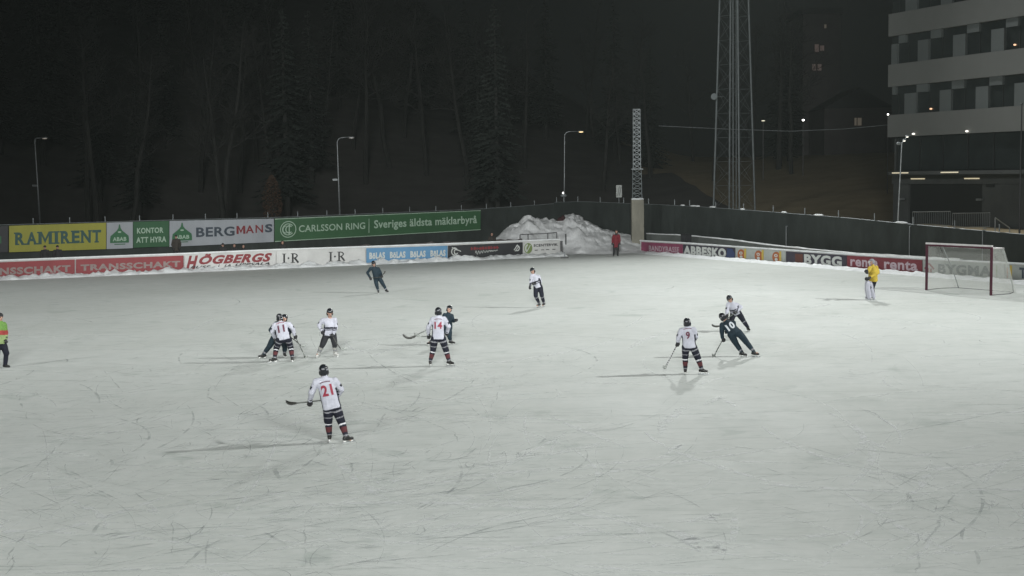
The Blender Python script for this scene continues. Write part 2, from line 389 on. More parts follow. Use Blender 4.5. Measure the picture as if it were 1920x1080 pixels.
# skate scratches on the ice
def scratches():
    mb = MB(); rnd = random.Random(11)
    def strip(pts, w, mi, z):
        n = len(pts); L = []; R = []
        for i, p in enumerate(pts):
            t = (pts[min(i+1, n-1)] - pts[max(i-1, 0)]).normalized(); nn = Vector((-t.y, t.x, 0))
            ww = w*(0.25 + 0.75*math.sin(math.pi*(i+0.35)/(n-0.3)))*(0.7 + 0.6*rnd.random())
            L.append(p + nn*ww/2 + Vector((0, 0, z))); R.append(p - nn*ww/2 + Vector((0, 0, z)))
        for i in range(n-1): mb.quad(L[i], R[i], R[i+1], L[i+1], mi)
    def arc(p, a, length, curv, w, mi, z):
        pts = [p.copy()]; q = p.copy(); n = max(6, int(length/0.25)); k = curv
        for i in range(n):
            a += k*length/n; k += rnd.gauss(0, 0.012); q = q + Vector((math.cos(a), math.sin(a), 0))*(length/n); pts.append(q.copy())
        strip(pts, w, mi, z)
    zz = [0.004]
    cnt = 0
    while cnt < 950:
        x = rnd.uniform(-60, 1980); y = rnd.uniform(540, 1080)
        wgt = 0.9 if x < 900 else (0.30 if y < 760 else 0.35)
        if x > 1500 and y > 800: wgt = 0.6
        if 1000 < x < 1500 and y > 560: wgt = 0.18
        if y < 600: wgt *= 0.35
        if rnd.random() > wgt: continue
        cnt += 1
        p = G(x, y); zz[0] += 0.0000012
        ln = rnd.choice((0.8, 1.6, 2.5, 4.0, 6.0, 9.0)); cv = rnd.gauss(0, 0.35)/max(1, ln*0.5)
        mi = 1 if (rnd.random() < (0.22 if x < 1000 else 0.55)) else 0
        w = rnd.choice((0.012, 0.016, 0.022, 0.03, 0.06)) if mi == 0 else rnd.choice((0.02, 0.04, 0.07, 0.16))
        a = rnd.choice((rnd.gauss(0.35, 0.5), rnd.uniform(0, math.pi)))
        arc(p, a, ln, cv, w, mi, zz[0])
    # tight nests of short cuts where players turned
    for _ in range(90):
        x = rnd.uniform(-40, 1960); y = rnd.uniform(560, 1080)
        if 950 < x < 1550 and rnd.random() < 0.75: continue
        c = G(x, y); base = rnd.uniform(0, math.pi); sp = rnd.uniform(0.3, 1.4)
        for k in range(rnd.randint(8, 24)):
            p = c + Vector((rnd.gauss(0, sp), rnd.gauss(0, sp), 0)); zz[0] += 0.0000006
            arc(p, base + rnd.gauss(0, 0.5), rnd.uniform(0.2, 1.1), rnd.gauss(0, 0.9), rnd.choice((0.010, 0.014, 0.02, 0.03)), 1 if rnd.random() < 0.4 else 0, zz[0])
    # the long marks one can pick out
    for pts, w in [([(40, 900), (90, 855), (145, 805)], .05), ([(190, 690), (230, 735), (300, 720)], .08),
                   ([(330, 680), (420, 690), (500, 705), (360, 640)], .05), ([(395, 720), (390, 745), (420, 760)], .09), ([(330, 830), (430, 790), (520, 745), (600, 715)], .06),
                   ([(640, 745), (720, 765), (800, 790), (850, 810), (860, 830)], .09), ([(700, 810), (715, 790), (725, 770)], .10), ([(800, 770), (740, 795), (650, 810)], .07),
                   ([(515, 870), (520, 890), (525, 900)], .16), ([(640, 860), (660, 870), (660, 895)], .08), ([(325, 960), (323, 1010), (322, 1040)], .05),
                   ([(575, 960), (572, 1010), (572, 1060)], .04), ([(10, 1050), (30, 1020), (50, 1000)], .07), ([(0, 1050), (130, 1040), (330, 1015), (375, 1000), (383, 980)], .07),
                   ([(425, 990), (490, 995), (535, 1020), (540, 1050)], .10), ([(440, 1000), (380, 1030), (340, 1065)], .10), ([(880, 760), (905, 785), (945, 800)], .05),
                   ([(910, 775), (930, 750), (940, 720)], .05), ([(35, 740), (42, 765)], .10), ([(0, 780), (60, 785), (110, 795)], .09),
                   ([(1595, 760), (1640, 775), (1665, 795)], .09), ([(1720, 1000), (1725, 1060), (1716, 1075)], .06), ([(1760, 960), (1800, 920), (1890, 865)], .08),
                   ([(1690, 935), (1760, 965), (1850, 1000)], .10), ([(1800, 910), (1860, 950), (1920, 955)], .07), ([(1700, 1050), (1760, 990), (1765, 960)], .07),
                   ([(1690, 730), (1800, 725), (1920, 745)], .05)]:
        P = [G(*q) for q in pts]; Q = []
        for i in range(len(P)-1):
            for t in range(8): Q.append(P[i].lerp(P[i+1], t/8) + Vector((rnd.gauss(0, .015), rnd.gauss(0, .015), 0)))
        Q.append(P[-1]); zz[0] += 0.00001; strip(Q, w*0.55, 0, zz[0])
    for pts, w in [([(1240, 815), (1245, 795), (1275, 770), (1290, 760)], .30), ([(1275, 850), (1273, 835), (1240, 860)], .12), ([(1180, 655), (1200, 640), (1260, 620)], .22),
                   ([(1270, 1000), (1310, 1020), (1360, 1035)], .45), ([(1330, 975), (1345, 965), (1290, 980)], .20), ([(1560, 1027), (1590, 1020)], .10), ([(1300, 725), (1340, 712), (1370, 705)], .12),
                   ([(1320, 760), (1350, 745), (1385, 765)], .2), ([(1500, 580), (1560, 570)], .35)]:
        P = [G(*q) for q in pts]; Q = []
        for i in range(len(P)-1):
            for t in range(10): Q.append(P[i].lerp(P[i+1], t/10) + Vector((rnd.gauss(0, .03), rnd.gauss(0, .03), 0)))
        Q.append(P[-1]); zz[0] += 0.00001; strip(Q, w, 1, zz[0])
    o = mb.build('skate_marks', [K['mark_dark'], K['mark_light']]); o['kind'] = 'stuff'
scratches()

# ================================================================== snow
def snow_ridge(name, a, b, w, h, seed, mt, n_per_m=5, jag=1.0):
    """low ridge of shovelled snow along a line"""
    L = (b - a).length; d = (b - a).normalized(); nn = Vector((d.y, -d.x, 0)); n = int(L*n_per_m); m = 10; mb = MB()
    for i in range(n+1):
        for j in range(m+1):
            s = j/m; p = a + d*(L*i/n) + nn*(w*(s-0.5))
            q = Vector((p.x*1.3, p.y*1.3, seed)); e = math.sin(math.pi*s)**0.8
            lump = 0.55 + 0.55*min(1, jag)*noise.noise(q) + 0.35*jag*noise.noise(q*2.9) + 0.22*jag*noise.noise(q*6.3)
            p = p + nn*0.12*noise.noise(q*2.2 + Vector((9, 0, 0)))
            mb.v.append((p.x, p.y, max(0.0, h*e*max(0.12, lump)) - (0.03 if j in (0, m) else 0)))
    for i in range(n):
        for j in range(m):
            k = i*(m+1)+j; mb.f.append((k, k+1, k+m+2, k+m+1)); mb.m.append(0)
    o = mb.build(name, mt, smooth=True); return o
o = snow_ridge('snow_bank', W0 + NL*0.45, W1 + UL*0.2 + NL*0.45, 1.25, 0.36, 1.0, K['snow'], 6, 1.5); o['kind'] = 'structure'
o = snow_ridge('snow_bank', E0 + NE*0.55 - UE*0.2, E1 + UE*12 + NE*0.9, 1.8, 0.17, 5.0, K['snow'], 6, 1.4); o['kind'] = 'structure'
# trodden snow berm behind the boards
o = snow_ridge('snow_berm', W0 + UL*20.5 - NL*2.6, W1 - UL*1.5 - NL*3.4, 2.6, 2.0, 8.0, mat('dirty_snow_berm', (0.20, 0.18, 0.175), 0.9, 0.25, 1.2, 0.8, 6, spec=0.1), 3, 0.15); o['kind'] = 'structure'
def snow_heap():
    YD = 100.0
    prof = [(905, 470), (915, 462), (930, 446), (945, 434), (960, 424), (975, 417), (985, 404), (993, 402), (1003, 409), (1018, 413), (1032, 412), (1045, 414), (1055, 413), (1062, 405), (1075, 403),
            (1084, 408), (1095, 415), (1106, 417), (1118, 424), (1130, 431), (1150, 434), (1172, 440), (1190, 444), (1205, 449), (1225, 462)]
    def top(px):
        for (a, ya), (b, yb) in zip(prof, prof[1:]):
            if a <= px <= b: return ya + (yb-ya)*(px-a)/(b-a)
        return 470
    mb = MB(); nx, ny = 220, 80
    for j in range(ny+1):
        v = j/ny; 
        for i in range(nx+1):
            px = 905 + 320*i/nx
            base = AT(px, 440, YD); crest = max(0.02, AT(px, top(px), YD).z)
            y0 = 93.2 - 0.6*math.sin(i*0.05) + max(0, (px-1130)/75.0)*0.6; y1 = 109.0
            yy = y0 + (y1-y0)*v; x = base.x*(yy/YD)**0.15
            c = (YD - y0)/(y1 - y0)
            s = v/c if v < c else (1-v)/(1-c)
            e = (s*s*(3-2*s))**0.8
            q = Vector((x*0.7, yy*0.7, 3))
            z = crest*e*(1 + (0.0 if abs(v-c) < .02 else 0.16*noise.noise(q*1.2) + 0.08*noise.noise(Vector((q.x*3.2, q.y*1.0, 3))) + 0.045*noise.noise(q*4.0) + 0.05*noise.noise(q*10.0)))
            mb.v.append((x + 0.25*noise.noise(q*2.1), yy + 0.3*noise.noise(q*1.7 + Vector((5, 0, 0))), z - 0.03))
    for j in range(ny):
        for i in range(nx):
            k = j*(nx+1)+i; mb.f.append((k, k+1, k+nx+2, k+nx+1)); mb.m.append(0)
    o = mb.build('snow_heap', mat('heaped_snow', (0.80, 0.81, 0.82), 0.85, 0.12, 2.2, 0.7, 14, spec=0.15), smooth=True)
    prop(o, 'tall lumpy heap of ploughed grey-white snow in the corner of the rink', 'snow heap')
snow_heap()

# ================================================================== flat lettering helpers
FONT_CACHE = {}
def glyphs(text, bold=0.0, shear=0.0):
    """triangulated text mesh scaled into the unit box (0..1, 0..1); returns verts, faces"""
    key = (text, bold, shear)
    if key in FONT_CACHE: return FONT_CACHE[key]
    c = bpy.data.curves.new('t', 'FONT'); c.body = text; c.offset = bold; c.shear = shear; c.resolution_u = 3; c.space_character = 1.0 + bold*2.2
    o = bpy.data.objects.new('t', c); COL.objects.link(o)
    dg = bpy.context.evaluated_depsgraph_get(); me = bpy.data.meshes.new_from_object(o.evaluated_get(dg))
    v = [(p.co.x, p.co.y) for p in me.vertices]; f = [tuple(p.vertices) for p in me.polygons]
    bpy.data.objects.remove(o); bpy.data.curves.remove(c); bpy.data.meshes.remove(me)
    x0 = min(p[0] for p in v); x1 = max(p[0] for p in v); y0 = min(p[1] for p in v); y1 = max(p[1] for p in v)
    v = [((p[0]-x0)/(x1-x0), (p[1]-y0)/(y1-y0)) for p in v]
    FONT_CACHE[key] = (v, f); return v, f
class Print:
    """flat shapes in banner coordinates u,v in 0..1"""
    def __init__(s): s.v = []; s.f = []; s.m = []
    def text(s, t, u0, v0, u1, v1, mi=0, bold=0.0, shear=0.0, slope=0.0):
        vs, fs = glyphs(t, bold, shear); k = len(s.v)
        s.v += [(u0 + (u1-u0)*a, v0 + (v1-v0)*b + slope*a) for a, b in vs]
        s.f += [tuple(k+i for i in f) for f in fs]; s.m += [mi]*len(fs)
    def rect(s, u0, v0, u1, v1, mi=0):
        k = len(s.v); s.v += [(u0, v0), (u1, v0), (u1, v1), (u0, v1)]; s.f.append((k, k+1, k+2, k+3)); s.m.append(mi)
    def poly(s, pts, mi=0):
        k = len(s.v); s.v += list(pts); s.f.append(tuple(range(k, k+len(pts)))); s.m.append(mi)
    def emm(s, u0, v0, u1, v1, w, mi=0):
        d = u1 - u0; m = (u0 + u1)/2; q = v0 + (v1-v0)*0.22
        s.rect(u0, v0, u0 + d*w, v1, mi); s.rect(u1 - d*w, v0, u1, v1, mi)
        s.poly([(u0 + d*w, v1), (u0 + d*w, v1 - (v1-v0)*.34), (m, v0 + (v1-v0)*.08), (m, q + (v1-v0)*.20)], mi)
        s.poly([(u1 - d*w, v1 - (v1-v0)*.34), (u1 - d*w, v1), (m, q + (v1-v0)*.20), (m, v0 + (v1-v0)*.08)], mi)
    def disc(s, cu, cv, ru, rv, mi=0, n=28, a0=0, a1=360, inner=0.0):
        k = len(s.v)
        if inner <= 0:
            s.v += [(cu + ru*math.cos(2*math.pi*i/n), cv + rv*math.sin(2*math.pi*i/n)) for i in range(n)]; s.f.append(tuple(range(k, k+n))); s.m.append(mi); return
        for i in range(n+1):
            a = math.radians(a0 + (a1-a0)*i/n)
            s.v += [(cu + ru*math.cos(a), cv + rv*math.sin(a)), (cu + ru*inner*math.cos(a), cv + rv*inner*math.sin(a))]
        for i in range(n): s.f.append((k+2*i, k+2*i+2, k+2*i+3, k+2*i+1)); s.m.append(mi)
    def stroke(s, pts, w, mi=0, asp=1.0):
        for (a, b), (c, d) in zip(pts, pts[1:]):
            dx, dy = (c-a)*asp, d-b; l = math.hypot(dx, dy) or 1; nx, ny = -dy/l*w/asp/2, dx/l*w/2
            s.poly([(a+nx, b+ny), (a-nx, b-ny), (c-nx, d-ny), (c+nx, d+ny)], mi)
class Banner:
    """sheet between four photo corners, on the vertical plane of its wall"""
    def __init__(s, name, label, cat, corners, p, n, off, m, group=None, wave=0.02, back=0.02, seed=0, cut=None, nu=28, nv=5):
        s.n = n; s.c = [PL(x, y, p, n, off) for x, y in corners]; s.wave = wave; s.seed = seed   # TL TR BR BL
        base = (s.c[2] + s.c[3])/2
        s.root = empty(name, base, label, cat, group)
        mb = MB()
        for side in (0, 1):
            for j in range(nv+1):
                for i in range(nu+1):
                    q = s.P(i/nu, j/nv, 0) - n*(back*side); mb.v.append(tuple(q))
        N = (nu+1)*(nv+1)
        for j in range(nv):
            for i in range(nu):
                k = j*(nu+1)+i
                mb.f.append((k, k+1, k+nu+2, k+nu+1)); mb.m.append(0)
                mb.f.append((N+k, N+k+nu+1, N+k+nu+2, N+k+1)); mb.m.append(0)
        rim = [i for i in range(nu+1)] + [j*(nu+1)+nu for j in range(1, nv+1)] + [nv*(nu+1)+i for i in range(nu-1, -1, -1)] + [j*(nu+1) for j in range(nv-1, 0, -1)]
        for a, b in zip(rim, rim[1:] + rim[:1]): mb.f.append((a, N+a, N+b, b)); mb.m.append(0)
        s.sheet = mb.build('panel', m, s.root, smooth=False)
    def P(s, u, v, off):
        tl, tr, br, bl = s.c
        q = (bl.lerp(br, u)).lerp(tl.lerp(tr, u), v)
        w = s.wave*(noise.noise(Vector((q.x*0.9 + s.seed*7, q.y*0.9, q.z*0.25))) + 0.4*noise.noise(Vector((q.x*2.6 + s.seed*7, q.y*2.6, q.z*0.5))))
        return q + s.n*(w + off)
    def put(s, pr, mats, name='lettering', off=0.012):
        # cut long faces so that the print follows the sheet
        lay = [0]*len(pr.v)
        for f, m_ in zip(pr.f, pr.m):
            for i_ in f: lay[i_] = m_
        me = bpy.data.meshes.new(name); me.from_pydata([(a, b, l_) for (a, b), l_ in zip(pr.v, lay)], [], pr.f)
        me.polygons.foreach_set('material_index', pr.m)
        bm = bmesh.new(); bm.from_mesh(me)
        nu = 28
        for k in range(1, nu):
            g = bm.verts[:] + bm.edges[:] + bm.faces[:]
            bmesh.ops.bisect_plane(bm, geom=g, plane_co=(k/nu, 0, 0), plane_no=(1, 0, 0))
        for v in bm.verts: v.co = s.P(v.co.x, v.co.y, off + 0.006*v.co.z)
        bm.to_mesh(me); bm.free()
        o = link(name, me, mats, s.root); return o

# ================================================================== boards, fences and banners
OFFB = 0.09
def lerp2(a, b, t): return (a[0] + (b[0]-a[0])*t, a[1] + (b[1]-a[1])*t)
def board_wall(name, label, a, b, n, tops, p):
    """rink side boards: white panels with a rail on top; tops = photo points of the top edge"""
    root = empty(name, (a+b)/2, label, 'rink boards')
    mb = MB(); rail = MB(); q = [PL(x, y, p, n, 0) for x, y in tops]
    for t0, t1 in zip(q, q[1:]):
        f0 = Vector((t0.x, t0.y, -0.04)); f1 = Vector((t1.x, t1.y, -0.04)); bk = -n*0.07
        d = (t1-t0).normalized()
        mb.quad(f0, f1, t1, t0); mb.quad(f1+bk, f0+bk, t0+bk, t1+bk); mb.quad(f0+bk, f0, t0, t0+bk); mb.quad(f1, f1+bk, t1+bk, t1); mb.quad(t0, t1, t1+bk, t0+bk)
        upz = n.cross(d).normalized()
        rail.box((t0+t1)/2 - n*0.035 + Vector((0, 0, 0.045)), d, n, upz if upz.z > 0 else -upz, (t1-t0).length/2, 0.075, 0.04)
    mb.build('board_panel', K['board_white'], root); rail.build('top_rail', K['snow'], root)
    return root, q
topsL = [(-60, 492), (0, 489.5), (345, 476.5), (520, 469), (687, 463.5), (840, 458), (980, 452.5), (1050, 449.5)]
board_wall('side_boards', 'long run of white side boards carrying advertising banners below the dark fence', W0, W1, NL, topsL, W0)
topsE = [(1200, 452), (1290, 457), (1370, 463), (1505, 472), (1610, 479), (1735, 486.5), (1860, 493), (1990, 500)]
board_wall('end_boards', 'low end boards with banners running behind the goal', E0, E1, NE, topsE, E0)

def fence(name, label, segs, tops, post_every, ztop_post):
    """dark windscreen cloth on steel posts; segs: list of (a, b); tops: function of px -> py"""
    root = empty(name, (segs[0][0] + segs[-1][1])/2, label, 'fence')
    cl = MB(); rail = MB(); posts = []
    for a, b in segs:
        d = (b-a).normalized(); n = Vector((d.y, -d.x, 0)); L = (b-a).length; k = max(2, int(L/1.2)); pr = None
        for i in range(k+1):
            p = a + d*(L*i/k); z = tops(p)
            w = 0.13*noise.noise(Vector((p.x*0.5, p.y*0.5, 2)))
            cur = (p + n*(0.06+w), p + n*0.06 + Vector((0, 0, z)))
            if pr:
                cl.quad(pr[0], cur[0], cur[1], pr[1]); cl.quad(cur[0]-n*0.02, pr[0]-n*0.02, pr[1]-n*0.02, cur[1]-n*0.02)
                rail.tube([pr[1] - n*0.06, cur[1] - n*0.06], 0.032, 6)
            pr = cur
        m = int(L/post_every)
        for i in range(m+1):
            p = a + d*(post_every*i + 0.3); z = tops(p) + ztop_post
            posts.append((p - n*0.03, z))
    cl.build('windscreen', K['screen'], root); rail.build('top_rail', K['dull_steel'], root)
    for p, z in posts:
        x, y = PXL(p + Vector((0, 0, z)))
        if not -20 < x < 1940: continue
        t = MB(); t.tube([p, p + Vector((0, 0, z))], 0.035, 8); t.ball(p + Vector((0, 0, z)), 0.038, 8, 6)
        t.build('fence_post', K['dull_steel'], root)
    return root
def ztop(curve):
    def f(p):
        lo, hi = 0.5, 6.0
        for _ in range(30):
            m = (lo+hi)/2; x, y = PXL(Vector((p.x, p.y, m)))
            for (ax, ay), (bx, by) in zip(curve, curve[1:]):
                if ax <= x <= bx: ty = ay + (by-ay)*(x-ax)/(bx-ax); break
            else: ty = curve[0][1] if x < curve[0][0] else curve[-1][1]
            if y > ty: lo = m
            else: hi = m
        return lo
    return f
fence('rink_fence', 'dark windscreen fence with steel posts along the far side behind the banners', [(FL0, FL1)], ztop([(-400, 440), (0, 422), (345, 412), (515, 408), (900, 392), (1015, 384), (1060, 380)]), 2.45, 0.38)
fence('rink_fence', 'dark tall fence behind the goal end running to the right of the concrete pillar', [(FR0, FR0b), (FR0b, FR1)], ztop([(1000, 381), (1090, 378), (1240, 384), (1330, 389), (1450, 398), (1590, 409), (1700, 420), (1920, 440), (2300, 470)]), 3.2, 0.42)

for root_, o_ in (('fx', None),):
    fr_ = [o for o in COL.objects if o.name.startswith('rink_fence')][-1]; un = (FR1 - FR0b).normalized(); nn_ = Vector((un.y, -un.x, 0))
    for px_, y0_ in ((1474, 424), (1705, 424), (1842, 432)):
        d_ = ray(px_, 470); t_ = (FR0b - CAM + nn_*0.16).dot(nn_)/d_.dot(nn_); q_ = CAM + d_*t_; q_.z = 0
        z_ = PL(px_, y0_, FR0b, nn_, 0.16).z; t = MB(); t.tube([q_, Vector((q_.x, q_.y, z_))], 0.03, 8); t.tube([Vector((q_.x, q_.y, z_)), Vector((q_.x, q_.y, z_)) - nn_*0.2], 0.03, 6); t.build('brace_post', K['dull_steel'], fr_)
    for px_, w_ in ((1300, .30), (1308, .2), (1336, .28), (1392, .2), (1535, .35), (1690, .40), (1280, .2), (1470, .2)):
        q_ = PL(px_, 400, FR0b, nn_, -0.02); q_.z = ztop([(1000, 381), (1090, 378), (1240, 384), (1330, 389), (1450, 398), (1590, 409), (1700, 420), (1920, 440), (2300, 470)])(q_)
        t = MB(); t.ball(q_ + Vector((0, 0, .05)), (w_*1.4, 0.10, 0.07), 12, 8, (un, nn_, Vector((0, 0, 1)))); t.build('snow_clump', K['snow'], fr_, True)
def bl(name, label, cat, corners, m, seed, group=None, wave=0.012): return Banner(name, label, cat, corners, W0, NL, OFFB, K[m], group, wave, 0.03, seed)
def be(name, label, cat, corners, m, seed, group=None, wave=0.03): return Banner(name, label, cat, corners, E0, NE, OFFB, K[m], group, wave, 0.03, seed)
dF = (FL1 - FL0).normalized(); NF = Vector((dF.y, -dF.x, 0))
def bf(name, label, cat, corners, m, seed, group=None, wave=0.03): return Banner(name, label, cat, corners, FL0, NF, 0.22, K[m], group, wave, 0.03, seed)
GB = 'advertising banners on the side boards'; GF = 'advertising banners on the far fence'; GE = 'advertising banners on the end boards'
def quad_on(x0, x1, topc, botc):
    f = lambda c, x: next((a[1] + (b[1]-a[1])*(x-a[0])/(b[0]-a[0]) for a, b in zip(c, c[1:]) if a[0] <= x <= b[0]), c[-1][1])
    return [(x0, f(topc, x0)), (x1, f(topc, x1)), (x1, f(botc, x1)), (x0, f(botc, x0))]
# --- side boards
TB = [(-60, 494), (0, 491.5), (345, 479), (520, 471.5), (687, 465.5), (840, 460.5), (980, 454.5), (1050, 451.5)]
BB = [(-60, 529), (0, 526), (345, 511), (520, 503.5), (687, 497), (840, 490), (980, 482), (1050, 478)]
b = bl('advertising_banner', 'leftmost red side board banner, cut by the frame, lettered in worn grey', 'banner', quad_on(-60, 140, TB, BB), 'vinyl_red', 1, GB)
p = Print(); p.text('TRANSSCHAKT', 0.03, 0.30, 0.96, 0.70, 0, 0.045); b.put(p, [K['ink_grey']])
b = bl('advertising_banner', 'red side board banner lettered TRANSSCHAKT in worn grey', 'banner', quad_on(142.5, 344, TB, BB), 'vinyl_red', 2, GB)
p = Print(); p.text('TRANSSCHAKT', 0.04, 0.34, 0.97, 0.70, 0, 0.045); b.put(p, [K['ink_grey']])
b = bl('advertising_banner', 'white side board banner with slanted red HÖGBERGS lettering', 'banner', quad_on(346, 517, TB, BB), 'board_white', 3, GB, 0.008)
p = Print()
p.text('H', 0.015, 0.16, 0.145, 0.97, 0, 0.05, 0.35); p.text('ÖGBERGS', 0.155, 0.42, 0.96, 1.04, 0, 0.05, 0.35)
p.text('BUSS', 0.06, 0.22, 0.28, 0.36, 1, 0.03, 0.35); p.text('I', 0.36, 0.24, 0.38, 0.39, 1, 0.03, 0.35); p.text('LA', 0.43, 0.24, 0.50, 0.38, 1, 0.03, 0.35); p.text('UPPSALA', 0.55, 0.25, 0.93, 0.40, 1, 0.03, 0.35)
b.put(p, [K['ink_red'], K['ink_black']])
b = bl('advertising_banner', 'plain white side board panel printed twice with black I·R in serif letters', 'banner', quad_on(518.5, 685, TB, BB), 'board_white', 4, GB, 0.008)
for u in (0.055, 0.575):
    p = Print()
    def X(t): return u + t*0.19
    for x0 in (0.10, 0.60):
        p.rect(X(x0), 0.32, X(x0+0.10), 0.84); p.rect(X(x0-0.07), 0.30, X(x0+0.17), 0.335); p.rect(X(x0-0.07), 0.825, X(x0+0.17), 0.86)
    p.disc(X(0.40), 0.58, 0.010, 0.055)
    p.disc(X(0.74), 0.71, 0.038, 0.145, 0, 20, -90, 90, 0.62); p.rect(X(0.60), 0.81, X(0.76), 0.86); p.rect(X(0.60), 0.56, X(0.76), 0.60)
    p.stroke([(X(0.76), 0.58), (X(0.98), 0.30)], 0.10, 0, 5)
    b.put(p, [K['ink_black']])
b = bl('advertising_banner', 'blue side board banner repeating a pale short word four times', 'banner', quad_on(687, 839, TB, BB), 'vinyl_blue', 5, GB)
for k in range(4):
    u = 0.035 + 0.25*k; p = Print(); p.text('BöLAS', u, 0.34, u + 0.19, 0.74, 0, 0.05); b.put(p, [K['ink_white']])
b = bl('advertising_banner', 'black side board banner with red wording and white swirls at both ends', 'banner', quad_on(840, 980, TB, BB), 'vinyl_black', 6, GB)
p = Print()
for k, (w, h) in enumerate([(.6, 1), (.9, 1), (.4, .9), (1, .85), (.8, 1), (.7, .9), (.9, 1), (.5, 1), (.8, .9), (.6, 1)]):   # washed-out red wording
    u = 0.30 + 0.038*k; p.rect(u, 0.64, u + 0.030*w, 0.64 + 0.20*h, 0); p.rect(u, 0.70, u + 0.034, 0.75, 0)
pts = [(0.36 + 0.30*t/40, 0.45 + 0.10*t/40 + (0.13*math.exp(-t/16.0) + .03)*math.sin(t*1.35) + (0.10 if t in (14, 26) else 0)) for t in range(41)]
p.stroke(pts, 0.03, 1, 5)
p.disc(0.085, 0.60, 0.045, 0.27, 1, 20, 30, 290, 0.72); p.disc(0.105, 0.58, 0.030, 0.18, 1, 16, 60, 330, 0.6); p.stroke([(0.05, 0.88), (0.10, 0.74), (0.17, 0.60)], 0.05, 1, 5)
p.disc(0.925, 0.62, 0.035, 0.20, 1, 18, -120, 120, 0.62); p.stroke([(0.88, 0.50), (0.93, 0.86)], 0.06, 1, 5); p.stroke([(0.895, 0.42), (0.95, 0.78)], 0.05, 1, 5)
b.put(p, [K['ink_red'], K['ink_white']])
b = bl('advertising_banner', 'rightmost white side board panel with a green round emblem and small black lettering', 'banner', quad_on(981, 1047, TB, BB), 'board_white', 7, GB, 0.006)
p = Print(); p.disc(0.14, 0.58, 0.115, 0.36, 0); p.disc(0.14, 0.58, 0.095, 0.30, 1, 24, 100, 250, 0.55); p.stroke([(0.10, 0.36), (0.16, 0.62), (0.20, 0.80)], 0.07, 1, 3)
p.text('SCENTERVIK', 0.29, 0.66, 0.98, 0.84, 2, 0.03)
for u in (0.32, 0.50, 0.64, 0.82): p.rect(u, 0.40, u + 0.09, 0.45, 2)
b.put(p, [K['ink_olive'], K['ink_white'], K['ink_black']])
# --- far fence
TF = [(-60, 427), (0, 424), (200, 417.5), (345, 413.5), (515, 410), (700, 402), (903, 394)]
BF = [(-60, 476), (0, 473.5), (200, 467), (345, 462), (515, 453.5), (700, 444), (903, 431)]
b = bf('advertising_banner', 'near black fence banner cut by the left edge of the frame', 'banner', quad_on(-60, 15, TF, BF), 'vinyl_black', 8, GF)
p = Print(); p.rect(0.72, 0.35, 0.83, 0.62); b.put(p, [K['ink_green']], 'emblem')
b = bf('advertising_banner', 'yellow fence banner lettered RAMIRENT in dark slab capitals', 'banner', quad_on(17, 199, TF, BF), 'vinyl_yellow', 9, GF)
p = Print(); u = 0.06; lo_, hi_ = 0.26, 0.74; sh = 0.055
for ch, w, ser in (('R', .118, ((0, 0, .42), (0, .62, 1.12), (1, -.12, .3))), ('A', .125, ((0, -.12, .30), (0, .70, 1.12))), ('M', .165, ((0, -.10, .24), (0, .76, 1.10), (1, -.10, .08), (1, .92, 1.10))), ('I', .040, ((0, -.45, 1.45), (1, -.45, 1.45))),
                   ('R', .118, ((0, 0, .42), (0, .62, 1.12), (1, -.12, .3))), ('E', .098, ((0, -.12, .2), (1, -.12, .2))), ('N', .122, ((0, -.10, .30), (1, -.10, .2), (1, .72, 1.12))), ('T', .112, ((0, .25, .75),))):
    w *= 0.83
    if ch == 'M': p.emm(u, lo_, u + w, hi_, 0.24)
    else: p.text(ch, u, lo_, u + w, hi_, 0, 0.035)
    for top, a, b_ in ser:
        y0 = hi_ - sh if top else lo_; p.rect(u + w*a, y0, u + w*b_, y0 + sh)
    u += w + (0.030 if ch in 'MI' else 0.016)
b.put(p, [K['ink_teal']])
def onion(pr, cu, w):
    s = [(-1, 0.0), (1, 0.0), (1.0, 0.22), (0.95, 0.38), (0.62, 0.52), (0.30, 0.66), (0.12, 0.80), (0.05, 1.0), (-0.05, 1.0), (-0.12, 0.80), (-0.30, 0.66), (-0.62, 0.52), (-0.95, 0.38), (-1.0, 0.22)]
    L = [(cu + w*a, 0.22 + 0.70*c) for a, c in s]
    pr.poly(L, 0); pr.text('ABAB', cu - w*0.72, 0.29, cu + w*0.72, 0.44, 1, 0.03); pr.disc(cu, 0.63, w*0.18, 0.03, 1); pr.rect(cu - w*0.55, 0.15, cu + w*0.6, 0.185, 0)
b = bf('advertising_banner', 'grey white fence banner with a green onion dome emblem beside the yellow banner', 'banner', quad_on(200, 249, TF, BF), 'vinyl_white', 10, GF)
p = Print(); onion(p, 0.49, 0.36); b.put(p, [K['ink_green'], K['ink_pale_green']], 'emblem')
b = bf('advertising_banner', 'deep green fence banner lettered KONTOR ATT HYRA in two lines', 'banner', quad_on(250, 317, TF, [(0, 474), (250, 464.5), (317, 462)]), 'vinyl_deep_green', 11, GF)
p = Print(); p.text('KONTOR', 0.10, 0.54, 0.84, 0.76, 0, 0.03); p.text('ATT HYRA', 0.08, 0.18, 0.92, 0.40, 0, 0.03); b.put(p, [K['ink_pale_green']])
b = bf('advertising_banner', 'grey white fence banner with a green dome emblem and BERGMANS in slate and red', 'banner', quad_on(318, 513.5, TF, BF), 'vinyl_white', 12, GF)
p = Print(); onion(p, 0.115, 0.092)
p.text('BERG', 0.245, 0.33, 0.612, 0.72, 2, 0.03); p.emm(0.63, 0.40, 0.715, 0.735, 0.24, 3); p.text('A', 0.72, 0.41, 0.80, 0.74, 3, 0.02); p.text('N', 0.815, 0.42, 0.89, 0.75, 3, 0.015); p.text('S', 0.91, 0.42, 0.985, 0.78, 2, 0.04)
b.put(p, [K['ink_green'], K['ink_pale_green'], K['ink_slate'], K['ink_red']])
